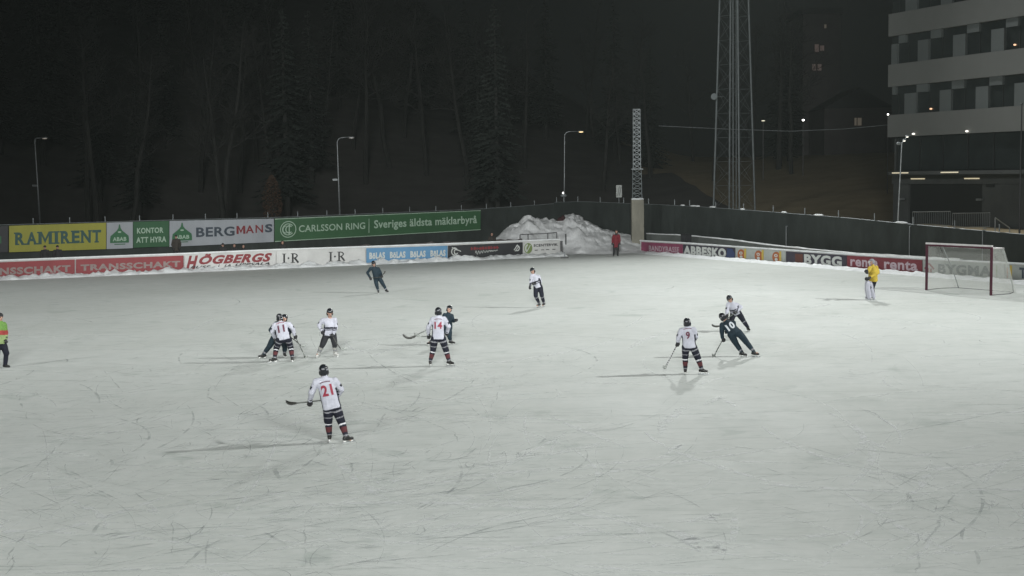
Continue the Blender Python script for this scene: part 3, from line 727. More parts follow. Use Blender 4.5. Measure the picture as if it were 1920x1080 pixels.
b = bf('advertising_banner', 'long green fence banner of a ring emblem with pale wording CARLSSON RING', 'banner', quad_on(515, 901, TF, BF), 'vinyl_green', 13, GF)
p = Print()
p.disc(0.060, 0.51, 0.036, 0.36, 0, 40, 0, 360, 0.90); p.disc(0.060, 0.51, 0.027, 0.26, 0, 30, 40, 320, 0.85); p.disc(0.064, 0.51, 0.017, 0.18, 0, 24, 45, 315, 0.72); p.rect(0.062, 0.30, 0.067, 0.72); p.disc(0.05, 0.51, 0.014, 0.17, 0, 24, 80, 280, 0.8)
p.text('CARLSSON RING', 0.108, 0.36, 0.415, 0.66, 0, 0.012)
p.rect(0.432, 0.16, 0.435, 0.82)
p.text('Sveriges äldsta mäklarbyrå', 0.458, 0.24, 0.980, 0.74, 0, 0.022)
p.rect(0.0, 0.0, 1.0, 0.03); p.rect(0.0, 0.965, 1.0, 0.995)
b.put(p, [K['ink_pale_green']])
# --- end boards
TE = [(1200, 453.5), (1290, 458.5), (1370, 464), (1505, 473.5), (1610, 480.5), (1735, 488), (1860, 494), (1990, 501.5)]
BE = [(1200, 473.5), (1290, 480), (1370, 488), (1505, 498), (1610, 506.5), (1735, 515.5), (1860, 522), (1990, 531.5)]
b = be('advertising_banner', 'dark pink end board banner beside the concrete pillar with pale lettering', 'banner', quad_on(1202, 1280, TE, BE), 'vinyl_pink', 14, GE)
p = Print(); p.text('BANDYBASSE', 0.20, 0.22, 0.92, 0.72, 0, 0.02); b.put(p, [K['ink_pink']])
b = be('advertising_banner', 'dark end board banner with big pale letters ABBESKO and a blue end', 'banner', quad_on(1281, 1378, TE, BE), 'vinyl_dark', 15, GE)
p = Print(); p.text('ABBESKO', 0.01, 0.12, 0.84, 0.90, 0, 0.06); p.poly([(0.84, 0.08), (0.99, 0.08), (1.0, 0.55), (0.95, 0.92), (0.86, 0.92)], 1); b.put(p, [K['ink_white'], mat('blue_print', (0.03, 0.045, 0.12), 0.6)])
b = be('advertising_banner', 'grey end board banner repeating three orange emblems with yellow bars', 'banner', quad_on(1379, 1473, TE, BE), 'vinyl_grey', 16, GE)
for u in (0.05, 0.40, 0.75):
    p = Print(); p.disc(u+0.075, 0.50, 0.080, 0.42, 0); p.rect(u + 0.135, 0.22, u + 0.175, 0.98, 1); p.disc(u+0.07, 0.62, 0.035, 0.12, 2, 16, 0, 360, 0.45); p.disc(u+0.075, 0.32, 0.03, 0.12, 2)
    b.put(p, [K['ink_orange'], K['ink_yellow'], K['ink_white']], 'emblem')
b = be('advertising_banner', 'dark end board banner lettered BYGG in big pale capitals', 'banner', quad_on(1474, 1587, TE, BE), 'vinyl_dark', 17, GE)
p = Print(); p.text('BYGG', 0.31, 0.10, 0.93, 0.90, 0, 0.05); p.rect(0.16, 0.05, 0.29, 0.88, 1); b.put(p, [K['ink_white'], mat('rust_print', (0.10, 0.035, 0.025), 0.6, 0.2, 3)])
b = be('advertising_banner', 'dark red end board banner lettered renta twice behind the goalkeeper', 'banner', quad_on(1588, 1729, TE, BE), 'vinyl_wine', 18, GE)
p = Print(); p.text('renta', 0.05, 0.24, 0.435, 0.88, 0, 0.03); b.put(p, [K['ink_pink']]); p = Print(); p.text('renta', 0.515, 0.22, 0.945, 0.86, 0, 0.03); b.put(p, [K['ink_pink']])
b = be('advertising_banner', 'pale grey end board banner lettered BYGMA, seen through the goal net', 'banner', quad_on(1730, 1884, TE, BE), 'vinyl_grey', 19, GE)
p = Print(); p.text('BYGMA', 0.20, 0.12, 0.85, 0.82, 0, 0.045); p.stroke([(0.03, 0.42), (0.085, 0.80), (0.15, 0.42)], 0.12, 1, 6); p.rect(0.065, 0.20, 0.085, 0.5, 1); p.rect(0.10, 0.2, 0.12, 0.46, 1); p.rect(0.90, 0.1, 0.915, 0.9, 2)
b.put(p, [K['ink_midgrey'], K['ink_red'], K['ink_olive']])
b = be('advertising_banner', 'rightmost pale end board banner with a yellow mark, cut by the frame', 'banner', quad_on(1886, 1975, TE, BE), 'vinyl_grey', 20, GE)
p = Print(); p.rect(0.09, 0.1, 0.14, 0.95, 0); p.rect(0.02, 0.1, 0.05, 0.8, 1); p.text('TR', 0.30, 0.15, 0.6, 0.85, 2, 0.04); b.put(p, [K['ink_yellow'], K['ink_orange'], K['ink_slate']])

# ================================================================== people
def hand_shapes(mb, c, arm, grip, side, sc=1.0):
    """palm with five bent fingers closed round a grip axis. arm = direction of the forearm, side = +-1"""
    arm = arm.normalized(); g = (grip - arm*grip.dot(arm))
    g = g.normalized() if g.length > 1e-4 else arm.orthogonal().normalized()
    nrm = arm.cross(g).normalized()*side          # out of the back of the hand
    palm = c + arm*0.045*sc
    mb.cone(c, palm, 0.034*sc, 0.040*sc, 10)
    for k, (ln, off) in enumerate(((0.046, -0.033), (0.052, -0.011), (0.049, 0.011), (0.039, 0.031))):
        b = palm + g*off*sc + arm*0.022*sc
        m = b + (arm*0.75 - nrm*0.25)*ln*0.8*sc
        e = m + (arm*(-0.05) - nrm*0.95)*ln*0.8*sc
        t = e + (-arm*0.8 - nrm*0.25)*ln*0.6*sc
        r = 0.0135*sc
        mb.cone(b, m, r*1.15, r*1.05, 8); mb.cone(m, e, r*1.05, r, 8); mb.cone(e, t, r, r*0.85, 8)
    tb = c + arm*0.02*sc + g*(-0.036)*sc
    tm = tb + (arm*0.55 - g*0.35 - nrm*0.55).normalized()*0.04*sc; te = tm + (arm*0.55 + g*0.25 - nrm*0.75).normalized()*0.035*sc
    mb.cone(tb, tm, 0.017*sc, 0.015*sc, 8); mb.cone(tm, te, 0.015*sc, 0.012*sc, 8)

STYLE = {
    'white': dict(jersey='jersey_white', trim='navy', pants='navy', bandc='band_grey', socks=[('band_white', 0.0, 0.22), ('navy', 0.22, 0.36), ('sock_red', 0.36, 0.74), ('navy', 0.74, 0.9), ('band_grey', 0.9, 1.1)], boot='boot'),
    'dark': dict(jersey='jersey_dark', trim='navy', pants='jersey_dark', bandc=None, socks=[('jersey_dark', 0.0, 0.7), ('band_grey', 0.7, 0.85), ('jersey_dark', 0.85, 1.1)], boot='boot'),
    'goalie': dict(jersey='goalie_yellow', trim='goalie_yellow', pants='navy', bandc=None, socks=[('navy', 0.0, 1.1)], boot='boot'),
    'referee': dict(jersey='hivis', trim='hivis', pants='navy', bandc=None, socks=[('navy', 0.0, 1.1)], boot='boot'),
    'coat': dict(jersey='red_coat', trim='red_coat', pants='dark_coat', bandc=None, socks=[('dark_coat', 0, 1.1)], boot='boot'),
}
def person(label, j, ground, style, facing, group=None, helmet=True, number=None, skates=True, ovr=None, grips=None, sc=1.0, headr=1.0, hat=None, scale_px=None, zbase=0.0, numsize=(0.26, 0.26), bulk=1.0):
    """j: joints as photo points with a depth offset (m, away from the camera is +); ground: photo point of the feet"""
    st = dict(STYLE[style]);
    if ovr: st.update(ovr)
    g = G(*ground, zbase) if len(ground) == 2 else Vector(ground)
    n = Vector((g.x, g.y, 0)).normalized(); right = Vector((n.y, -n.x, 0)); up = Vector((0, 0, 1))
    J = {k: PL(v[0], v[1], g, n, v[2] if len(v) > 2 else 0.0) for k, v in j.items()}
    fa = math.radians(facing)            # 0 = towards the camera, 90 = towards image right
    face = (-n*math.cos(fa) + right*math.sin(fa)).normalized()
    root = empty('person', g, label, 'person', group)
    H = J['head']; N = J['neck']
    tilt = (H - N).normalized(); hx = face.cross(tilt).normalized(); hf = tilt.cross(hx).normalized()
    if hf.dot(face) < 0: hf = -hf
    ax = (hx, hf, tilt)
    SL, SR, HL, HR = J['sl'], J['sr'], J['hl'], J['hr']
    hipc = (HL + HR)/2; shc = (SL + SR)/2
    # ---- body: one continuous surface
    b = MB()
    hr = 0.098*headr*sc
    b.ball(H + tilt*0.02*sc, (0.078*sc*headr, 0.097*sc*headr, 0.108*sc*headr), 16, 12, ax)
    b.ball(H - tilt*0.065*sc + hf*0.028*sc, (0.055*sc*headr, 0.062*sc*headr, 0.062*sc*headr), 14, 10, ax)       # jaw
    b.cone(H + hf*0.088*sc + tilt*0.005*sc, H + hf*0.108*sc - tilt*0.03*sc, 0.011*sc, 0.017*sc, 8)              # nose
    b.cone(H + hf*0.082*sc + tilt*0.022*sc - hx*0.03*sc, H + hf*0.082*sc + tilt*0.022*sc + hx*0.03*sc, 0.014*sc, 0.014*sc, 8)   # brow
    b.cone(H + hf*0.080*sc - tilt*0.066*sc - hx*0.018*sc, H + hf*0.080*sc - tilt*0.066*sc + hx*0.018*sc, 0.011*sc, 0.011*sc, 8) # mouth
    for s in (-1, 1): b.ball(H + hx*0.080*sc*s - tilt*0.01*sc, (0.014*sc, 0.022*sc, 0.034*sc), 8, 6, ax)          # ears
    b.cone(N - tilt*0.04*sc, H - tilt*0.04*sc, 0.062*sc, 0.056*sc)
    def torso(mb, gr):
        sp = (N - hipc)
        f2 = hf - sp.normalized()*hf.dot(sp.normalized()); f2.normalize(); s2 = sp.normalized().cross(f2)
        tx = (s2, f2, sp.normalized())
        mb.cone(N.lerp(shc, 0.5), SL.lerp(shc, .12), 0.075*sc*gr, 0.072*sc*gr); mb.cone(N.lerp(shc, 0.5), SR.lerp(shc, .12), 0.075*sc*gr, 0.072*sc*gr)
        wid = (SL-SR).length*0.42
        wid = max(0.155*sc, min(0.20*sc, wid))
        mb.ball(hipc.lerp(N, 0.70), (wid*gr, 0.118*sc*gr, 0.19*sc), 16, 12, tx)
        mb.ball(hipc.lerp(N, 0.45), (wid*0.93*gr, 0.115*sc*gr, 0.19*sc), 16, 12, tx)
        mb.ball(hipc.lerp(N, 0.20), (wid*0.90*gr, 0.115*sc*gr, 0.17*sc), 16, 12, tx)
        return tx
    tx = torso(b, 0.85)
    for s in 'lr':
        Sh, E, Hd = J['s'+s], J['e'+s], J['h'+s+'d']
        Hp, Kn, An = J['h'+s], J['k'+s], J['a'+s]
        b.cone(Sh, E, 0.052*sc, 0.042*sc); b.cone(E, Hd, 0.042*sc, 0.030*sc)
        b.cone(Hp, Kn, 0.082*sc, 0.055*sc); b.cone(Kn, Kn.lerp(An, .35), 0.052*sc, 0.055*sc); b.cone(Kn.lerp(An, .35), An, 0.055*sc, 0.038*sc)
    b.cone(HL, HR, 0.088*sc, 0.088*sc)
    grips = grips or {}
    for s in 'lr':
        Hd = J['h'+s+'d']; fd = Hd - J['e'+s]
        hand_shapes(b, Hd, fd, grips.get(s, face.cross(fd) + up*0.01), 1 if s == 'l' else -1, sc*0.68)
        d = J.get('t'+s); An = J['a'+s]
        toe = d if d is not None else An + face*0.17*sc - up*0.06*sc
        b.cone(An - up*0.045*sc, toe, 0.036*sc, 0.034*sc)
    me = fuse(b, 0.016*sc, 2)
    # faces of the head get eyes and lips
    for p in me.polygons:
        q = p.center - H; a, f_, t = q.dot(hx)/sc, q.dot(hf)/sc, q.dot(tilt)/sc
        if f_ > 0.07 and abs(abs(a) - 0.032) < 0.014 and -0.012 < t < 0.012: p.material_index = 1
        elif f_ > 0.07 and abs(a) < 0.026 and -0.074 < t < -0.056: p.material_index = 2
    link('body', me, [K['skin'], K['eye'], K['lip']], root, True)
    # ---- jersey or coat
    seed = hash(label) % 97 if False else sum(map(ord, label)) % 97
    jb = MB(); torso(jb, 1.0 if style != 'coat' else 1.1)
    hem = hipc + (hipc - N).normalized()*((0.02 if style != 'goalie' else 0.0)*sc if style != 'coat' else 0.22*sc)
    wid = max(0.19*sc, min(0.225*sc, (SL-SR).length*0.50))*bulk
    f3 = tx[1]
    jb.etube([(hem, wid*1.06, 0.165*sc*bulk), (hem.lerp(N, .15), wid*1.04, 0.160*sc*bulk), (hem.lerp(N, .40), wid*1.0, 0.150*sc*bulk), (hem.lerp(N, .70), wid*0.98, 0.140*sc*bulk), (hem.lerp(N, .86), wid*0.86, 0.115*sc*bulk), (hem.lerp(N, .97), wid*0.5, 0.085*sc)], tx)
    for s in 'lr':
        Sh, E, Hd = J['s'+s], J['e'+s], J['h'+s+'d']
        jb.cone(Sh, E, 0.084*sc*bulk, 0.072*sc*bulk); jb.cone(E, E.lerp(Hd, 0.90), 0.072*sc*bulk, 0.056*sc)
    jb.cone(N, N + tilt*0.03*sc, 0.072*sc, 0.066*sc)
    jm = fuse(jb, 0.016*sc, 3, 0.017*sc, 6.0, seed)
    sidev = tx[0]
    for p in jm.polygons:
        c = p.center; mi = 0
        if style == 'white':
            tt = (c - hipc).dot(tx[2]); sd = (c - hipc).dot(sidev); fr = (c - hipc).dot(tx[1]); L = (N-hipc).length
            dS = min((c - SL).length, (c - SR).length)
            ang = abs(sd)
            torso_d = ang < wid*1.08
            if torso_d and ang > wid*0.88 and tt < L*0.62 and abs(fr) < 0.07*sc: mi = 1                        # side panels
            if fr > 0.03*sc and torso_d and L*0.30 < tt < L*0.50: mi = 1                                        # chest band
            if fr > 0.03*sc and torso_d and L*0.36 < tt < L*0.40: mi = 0
            if False: pass                                                 # collar
            for s in 'lr':                                                                                       # sleeve mark
                Sh, E = J['s'+s], J['e'+s]; u = (c - Sh).dot((E-Sh).normalized())
                out = (c - (Sh + (E-Sh).normalized()*u))
                if 0.13*sc < u < 0.20*sc and out.dot(Sh - shc) > 0.02*sc*(Sh-shc).length*2 and (out.length < 0.12*sc): mi = 1
        elif style == 'referee':
            tt = (c - hipc).dot(tx[2]); L = (N-hipc).length
            if L*0.40 < tt < L*0.62: mi = 1
            elif tt < L*0.40 : mi = 2
        p.material_index = mi
    jmats = {'referee': [K['hivis'], K['hivis_red'], mat('olive_hi_vis', (0.22, 0.30, 0.12), 0.7, 0.2, 6)]}.get(style, [K[st['jersey']], K[st['trim']]])
    jname = {'coat': 'coat', 'referee': 'jacket'}.get(style, 'jersey')
    jo = link(jname, jm, jmats, root, True)
    if number:
        bv = BVHTree.FromPolygons([v.co for v in jm.vertices], [tuple(p.vertices) for p in jm.polygons])
        dirb = -tx[1]; cen = hipc.lerp(N, 0.62); side = tx[2].cross(dirb).normalized()   # reads left to right from behind
        if side.dot(right) < 0: side = -side
        vs, fs = glyphs(number[0], 0.035)
        m2 = bpy.data.meshes.new('number'); wn_, hn_ = numsize[0]*sc, numsize[1]*sc
        m2.from_pydata([((a-0.5)*wn_, (c-0.5)*hn_, 0) for a, c in vs], [], fs)
        bm = bmesh.new(); bm.from_mesh(m2)
        for k in range(1, 8):
            for pc, pn in ((((k/8-0.5)*wn_, 0, 0), (1, 0, 0)), ((0, (k/8-0.5)*hn_, 0), (0, 1, 0))):
                bmesh.ops.bisect_plane(bm, geom=bm.verts[:]+bm.edges[:]+bm.faces[:], plane_co=pc, plane_no=pn)
        for v in bm.verts:
            q = cen + side*v.co.x + tx[2]*v.co.y + dirb*0.6
            hit = bv.ray_cast(q, -dirb, 1.2)
            v.co = (hit[0] if hit[0] is not None else cen + side*v.co.x + tx[2]*v.co.y + dirb*0.14) + dirb*0.010
        bm.to_mesh(m2); bm.free()
        link('number', m2, K[number[1]], jo)
        if len(number) > 2:       # name strip above the number
            nb = MB(); strip = []
            for i in range(9):
                q = cen + side*(i/8-0.5)*0.24*sc + tx[2]*0.165*sc + tx[2]*0.02*sc*math.sin(math.pi*i/8)
                hit = bv.ray_cast(q + dirb*0.6, -dirb, 1.2); strip.append((hit[0] if hit[0] is not None else q + dirb*.12) + dirb*0.010)
            for i in range(8):
                if i % 2 == 0 or True:
                    a0, a1 = strip[i], strip[i].lerp(strip[i+1], 0.7); nb.quad(a0, a1, a1 + tx[2]*0.024*sc, a0 + tx[2]*0.024*sc)
            nb.build('name_strip', K[number[2]], jo)
    # ---- trousers or shorts down to the knee
    pb = MB(); pb.cone(HL, HR, 0.112*sc, 0.112*sc); pb.cone(hipc, hipc + (N-hipc)*0.25, 0.125*sc, 0.12*sc)
    full = style in ('coat', 'referee')
    for s in 'lr':
        Hp, Kn, An = J['h'+s], J['k'+s], J['a'+s]
        pb.cone(Hp, Hp.lerp(Kn, 0.5), 0.118*sc, 0.110*sc); pb.cone(Hp.lerp(Kn, 0.5), Kn.lerp(Hp, 0.02), 0.110*sc, 0.096*sc)
        if full: pb.cone(Kn, Kn.lerp(An, 1.0), 0.080*sc, 0.066*sc)
    pm = fuse(pb, 0.016*sc, 3, 0.010*sc, 7.5, seed+5)
    if st['bandc']:
        for p in pm.polygons:
            c = p.center; s = 'l' if (c - J['kl']).length + (c - HL).length < (c - J['kr']).length + (c - HR).length else 'r'
            Hp, Kn = J['h'+s], J['k'+s]; u = (c - Hp).dot((Kn-Hp).normalized())/(Kn-Hp).length
            if 0.20 < u < 0.30 or 0.62 < u < 0.68: p.material_index = 1
            pass
    link('trousers' if full else 'shorts', pm, [K[st['pants']], K[st['bandc'] or st['pants']]], root, True)
    # ---- socks, skates / boots
    for s in 'lr':
        Kn, An = J['k'+s], J['a'+s]; d = (An - Kn); Ls = d.length; dn = d.normalized()
        if not full:
            sb = MB(); sb.cone(Kn + (J['h'+s]-Kn)*0.04, Kn.lerp(An, .35), 0.082*sc, 0.084*sc); sb.cone(Kn.lerp(An, .35), Kn.lerp(An, 0.97), 0.084*sc, 0.058*sc)
            sm = fuse(sb, 0.015*sc, 2, 0.005*sc, 9, seed+9)
            mats = [K[x[0]] for x in st['socks']]
            for p in sm.polygons:
                u = (p.center - Kn).dot(dn)/Ls
                for i, (mm, a, bb) in enumerate(st['socks']):
                    if a <= u < bb: p.material_index = i
            link('sock', sm, mats, root, True)
        toe = J.get('t'+s)
        if toe is None: toe = An + face*0.18*sc
        fd = (toe - An); fd.z = 0
        fd = fd.normalized() if fd.length > 1e-3 else face
        if j.get('t'+s) is None or fd.length < 0.5: fd = (face*1.0).normalized()
        heel = An - up*0.055*sc - fd*0.05*sc; tp = An - up*0.065*sc + fd*0.15*sc
        kb = MB(); kb.cone(An + (Kn-An).normalized()*0.055*sc, An, 0.056*sc, 0.055*sc, 10); kb.cone(An, heel, 0.055*sc, 0.044*sc, 10); kb.cone(heel, tp, 0.044*sc, 0.040*sc, 10)
        kb.cone(An, tp.lerp(heel, .35), 0.052*sc, 0.043*sc, 10)
        km = fuse(kb, 0.014*sc, 2)
        if not skates:
            link('boot', km, K[st['boot']], root, True); continue
        so = link('skate', km, K[st['boot']], root, True)
        low = min(heel.z, tp.z) - 0.04*sc
        bb = MB(); zz = low - 0.028*sc
        sd2 = up.cross(fd)
        bb.box(Vector((An.x, An.y, 0)) + fd*0.06*sc + up*(zz - 0.012*sc), fd, sd2, up, 0.165*sc, 0.006, 0.017*sc)
        bb.build('blade', K['blade'], so)
        hb = MB()
        for q in (-0.045, 0.13): hb.box(Vector((An.x, An.y, 0)) + fd*q*sc + up*(low + 0.004), fd, sd2, up, 0.032*sc, 0.017*sc, 0.022*sc)
        hb.build('blade_holder', K['blade_holder'], so)
    # ---- gloves
    for s in 'lr':
        gb = MB(); Hd = J['h'+s+'d']; fd = Hd - J['e'+s]
        gb.cone(Hd - fd.normalized()*0.055*sc, Hd, 0.058*sc, 0.046*sc)
        hand_shapes(gb, Hd, fd, grips.get(s, face.cross(fd) + up*0.01), 1 if s == 'l' else -1, sc*(1.22 if style != 'goalie' else 1.9))
        link('glove', fuse(gb, 0.009*sc, 2), K['glove'], root, True)
    # ---- helmet / hat
    hb = MB()
    if helmet:
        hb.ball(H + tilt*0.032*sc - hf*0.006, (0.106*sc*headr, 0.128*sc*headr, 0.122*sc*headr), 18, 14, ax)
        for s in (-1, 1): hb.ball(H + hx*0.088*sc*s - tilt*0.035*sc - hf*0.01, (0.026*sc, 0.05*sc, 0.062*sc), 10, 8, ax)
        hb.ball(H - hf*0.062*sc - tilt*0.045*sc, (0.085*sc, 0.05*sc, 0.06*sc), 12, 8, ax)
        hm = fuse(hb, 0.013*sc, 2)
        bm = bmesh.new(); bm.from_mesh(hm)           # open front for the face
        dele = []
        for v in bm.verts:
            q = v.co - H; f_, t, a = q.dot(hf)/sc, q.dot(tilt)/sc, q.dot(hx)/sc
            if (f_ > 0.02 and t < 0.040) or t < -0.098: dele.append(v)
        bmesh.ops.delete(bm, geom=dele, context='VERTS'); bm.to_mesh(hm); bm.free()
        for p in hm.polygons:
            q = p.center - H; f_, t, a = q.dot(hf)/sc, q.dot(tilt)/sc, q.dot(hx)/sc
            if f_ < -0.07 and abs(a) < 0.030 and 0.045 < t < 0.075: p.material_index = 1
            if abs(a) > 0.07 and 0.02 < t < 0.05 and f_ < 0.03: p.material_index = 1
        ho = link('helmet', hm, [K['helmet'] if style != 'goalie' else K['band_grey'], K['band_grey']], root, True)
        sb = MB(); q = [H + hx*0.092*sc - tilt*0.07*sc, H + hx*0.05*sc - tilt*0.135*sc + hf*0.03*sc, H - hx*0.05*sc - tilt*0.135*sc + hf*0.03*sc, H - hx*0.092*sc - tilt*0.07*sc]
        sb.tube(q, 0.008*sc, 6); sb.build('chin_strap', K['glove'], ho)
    elif hat == 'hood':
        hb.ball(H + tilt*0.01*sc - hf*0.02*sc, (0.118*sc, 0.125*sc, 0.145*sc), 16, 12, ax); hb.cone(N, H - tilt*0.05*sc, 0.10*sc, 0.10*sc)
        hm = fuse(hb, 0.015*sc, 2); bm = bmesh.new(); bm.from_mesh(hm)
        bmesh.ops.delete(bm, geom=[v for v in bm.verts if (v.co-H).dot(hf) > 0.055*sc and abs((v.co-H).dot(tilt)) < 0.09*sc], context='VERTS'); bm.to_mesh(hm); bm.free()
        link('hood', hm, K[st['jersey'] if style == 'coat' and False else 'dark_coat'], root, True)
    else:
        hb.ball(H + tilt*0.045*sc - hf*0.005, (0.092*sc, 0.112*sc, 0.095*sc), 16, 10, ax)
        hm = fuse(hb, 0.013*sc, 2); bm = bmesh.new(); bm.from_mesh(hm)
        bmesh.ops.delete(bm, geom=[v for v in bm.verts if (v.co-H).dot(tilt) < 0.012*sc and (v.co-H).dot(hf) > -0.03*sc], context='VERTS'); bm.to_mesh(hm); bm.free()
        link('hat', hm, K['dark_coat'], root, True)
    return root, J, n, right, g

def stick(label, pts, blade, shaft_m='stick_dark', blade_m='stick_pale', tape=False, group='bandy sticks'):
    """bandy stick: shaft through the hands and a broad curved blade"""
    root = empty('bandy_stick', pts[len(pts)//2], label, 'stick', group)
    mb = MB(); P = [Vector(p) for p in pts]
    Q = []
    for a, b in zip(P, P[1:]):
        for t in range(6): Q.append(a.lerp(b, t/6))
    Q.append(P[-1]); mb.tube(Q, 0.017, 8)
    so = mb.build('shaft', K[shaft_m], root, True)
    if tape:
        tb = MB(); n = len(Q); tot = (Q[-1]-Q[0]).length; dd = (Q[-1]-Q[0]).normalized(); k = int(tot/0.075)
        for i in range(k):
            c = Q[0] + dd*(0.075*i + 0.02); tb.tube([c, c + dd*0.03], 0.0195, 8)
        tb.build('tape', K['band_white'], so)
    B = [Vector(p) for p in blade]; bb = MB(); R = []
    for i in range(len(B)-1):
        for t in range(5):
            p0 = B[max(i-1, 0)]; p1, p2 = B[i], B[i+1]; p3 = B[min(i+2, len(B)-1)]; u = t/5
            R.append(0.5*((2*p1) + (p2-p0)*u + (2*p0-5*p1+4*p2-p3)*u*u + (3*p1-p0-3*p2+p3)*u**3))
    R.append(B[-1]); k0 = None
    for i, p in enumerate(R):
        t = (R[min(i+1, len(R)-1)] - R[max(i-1, 0)]).normalized(); side = Vector((0, 0, 1)); side = (side - t*side.dot(t))
        side = side.normalized() if side.length > .05 else t.orthogonal().normalized(); th = t.cross(side)
        h = 0.020 + 0.016*min(1, i/5); 
        if i > len(R)-4: h *= 0.75
        k = len(bb.v)
        for a, b in ((1, 1), (1, -1), (-1, -1), (-1, 1)): bb.v.append(tuple(p + side*h*a + th*0.011*b))
        if k0 is not None:
            for q in range(4): bb.f.append((k0+q, k0+(q+1) % 4, k+(q+1) % 4, k+q)); bb.m.append(0)
        else: bb.f.append((k+3, k+2, k+1, k)); bb.m.append(0)
        k0 = k
    bb.f.append((k0, k0+1, k0+2, k0+3)); bb.m.append(0)
    bb.build('blade', K[blade_m], root, True)
    return root
GW = 'players in white'; GD = 'players in dark'
# ---- number 21
r, J, n, rt, g = person('person in white jersey number 21 standing nearest, seen from behind, holding a level stick',
    dict(head=(607, 695.5), neck=(608.5, 709), sl=(593, 716, 0), sr=(627, 714, 0), el=(584.5, 735, .05), er=(640, 731, .10), hld=(581.5, 751, .22), hrd=(630, 745, .26),
         hl=(614.5, 765), hr=(630, 763), kl=(615.5, 791, .02), kr=(640.5, 792, -.02), al=(617.8, 816, 0), ar=(649, 818, -.15), tl=(619, 822, .12), tr=(657, 824, -.1)),
    (618, 829), 'white', 176, GW, number=('21', 'number_red', 'number_dark'), numsize=(0.25, 0.25))
q = lambda x, y, off: PL(x, y, g, n, off)
stick('dark stick held level to the left by the player numbered 21', [q(633, 745.5, .34), q(600, 751, .34), q(580, 753.5, .34), q(556, 756, .45)], [q(556, 756, .45), q(548, 756.5, .52), q(541, 755.5, .66), q(536.5, 752.5, .85)], 'stick_grey', 'stick_dark')
# ---- number 11 with the dark opponent behind him
r, J, n, rt, g = person('person in white jersey number 11 leaning in front of a dark opponent, legs apart',
    dict(head=(524.5, 596.5, .10), neck=(526, 604.5, .05), sl=(515.5, 609, 0), sr=(541.5, 607.5, 0), el=(510, 622, .05), er=(549.5, 617, .02), hld=(515, 634, .28), hrd=(552.5, 628.5, .05),
         hl=(524.5, 636.5, -.05), hr=(540.5, 635.5, -.05), kl=(518, 653.5, .10), kr=(545.5, 652.5, .10), al=(514.8, 671, 0), ar=(548, 670, 0), tl=(508.5, 675.5, .0), tr=(547, 674, .16)),
    (531, 678.5), 'white', 172, GW, number=('11', 'number_dark', 'number_red'), numsize=(0.22, 0.24), ovr=dict(bandc='band_grey'))
q = lambda x, y, off: PL(x, y, g, n, off)
stick('thin stick reaching the ice from the right glove of the player numbered 11', [q(549.5, 622, .09), q(553, 630, .10), q(568, 660, .2)], [q(568, 660, .2), G(571.5, 668.5, .03), G(573.5, 669.5, .03), G(576, 667.5, .05)], 'stick_grey', 'stick_pale')
r, J, n, rt, g = person('person in dark kit mostly hidden behind the white player numbered 11, leg stretched left',
    dict(head=(533, 597.5, 0), neck=(531, 604.5), sl=(518, 607, 0), sr=(540, 608, .05), el=(507, 619, .05), er=(544, 620, -.05), hld=(515, 630, -.22), hrd=(541, 629, -.25),
         hl=(513, 635, .05), hr=(530, 635, .05), kl=(504.5, 650, -.05), kr=(534, 650.5, -.05), al=(494.5, 664, 0), ar=(533.5, 662, 0), tl=(489.5, 667, 0), tr=(535, 666, -.1)),
    (512, 670.5), 'dark', 25, GD)
q = lambda x, y, off: PL(x, y, g, n, off)
stick('stick with dark shaft and pale raised blade beside the player numbered 11', [q(515, 630, -.28), q(541, 629.5, -.30), q(553, 638, -.32), q(564, 647.5, -.32)], [q(564, 647.5, -.32), q(567.5, 649, -.32), q(571.5, 647.5, -.32), q(574.5, 643.5, -.32)])
# ---- white player facing
r, J, n, rt, g = person('person in white jersey and grey trousers facing the camera, right of number 11',
    dict(head=(618.5, 586.5, -.08), neck=(618, 597.5, 0), sl=(606, 600, 0), sr=(628, 599, 0), el=(598, 610, .03), er=(630, 614, -.05), hld=(604, 620, -.06), hrd=(624, 627, -.27),
         hl=(612, 627.5), hr=(624.5, 628), kl=(605, 646, -.10), kr=(627.5, 645.5, -.10), al=(597, 662, 0), ar=(628.3, 661, 0), tl=(594, 665, -.12), tr=(633, 665, -.12)),
    (612, 669), 'white', 12, GW, ovr=dict(pants='pants_grey', bandc=None, socks=[('pants_grey', 0, .30), ('sock_pale', .30, .55), ('band_grey', .55, .75), ('sock_pale', .75, 1.1)], boot='boot_white'))
q = lambda x, y, off: PL(x, y, g, n, off)
stick('dark stick with pale blade low beside the right leg of the front-facing white player', [q(618, 627, -.33), q(624, 631, -.33), q(632, 645, -.35), q(638.5, 653, -.35)], [q(638.5, 653, -.35), q(642, 655.5, -.36), q(646.5, 654.5, -.38), q(649.5, 651, -.38)])
# ---- number 14 with dark opponent
r, J, n, rt, g = person('person in white jersey number 14 seen from behind with feet wide apart',
    dict(head=(821.8, 585, 0), neck=(822, 593.5), sl=(811.5, 599, 0), sr=(833, 598.5, 0), el=(803, 614, .05), er=(841, 612.5, .05), hld=(803.5, 627.5, .22), hrd=(838, 624, .20),
         hl=(815, 634.5), hr=(829, 634), kl=(812, 657, .04), kr=(836.5, 658, .04), al=(806.8, 677, 0), ar=(842, 676.5, 0), tl=(806, 682, .12), tr=(846.5, 681.5, -.05)),
    (824, 687), 'white', 178, GW, number=('14', 'number_red', 'number_dark'), numsize=(0.24, 0.22))
q = lambda x, y, off: PL(x, y, g, n, off)
stick('short visible stick from the left glove of the player numbered 14', [q(838, 624, .30), q(815, 629, .32), q(803, 630.5, .30), q(790, 631, .35)], [q(790, 631, .35), q(785.5, 630, .4), q(780.5, 628, .5), q(777, 625, .62)], 'stick_grey', 'stick_pale')
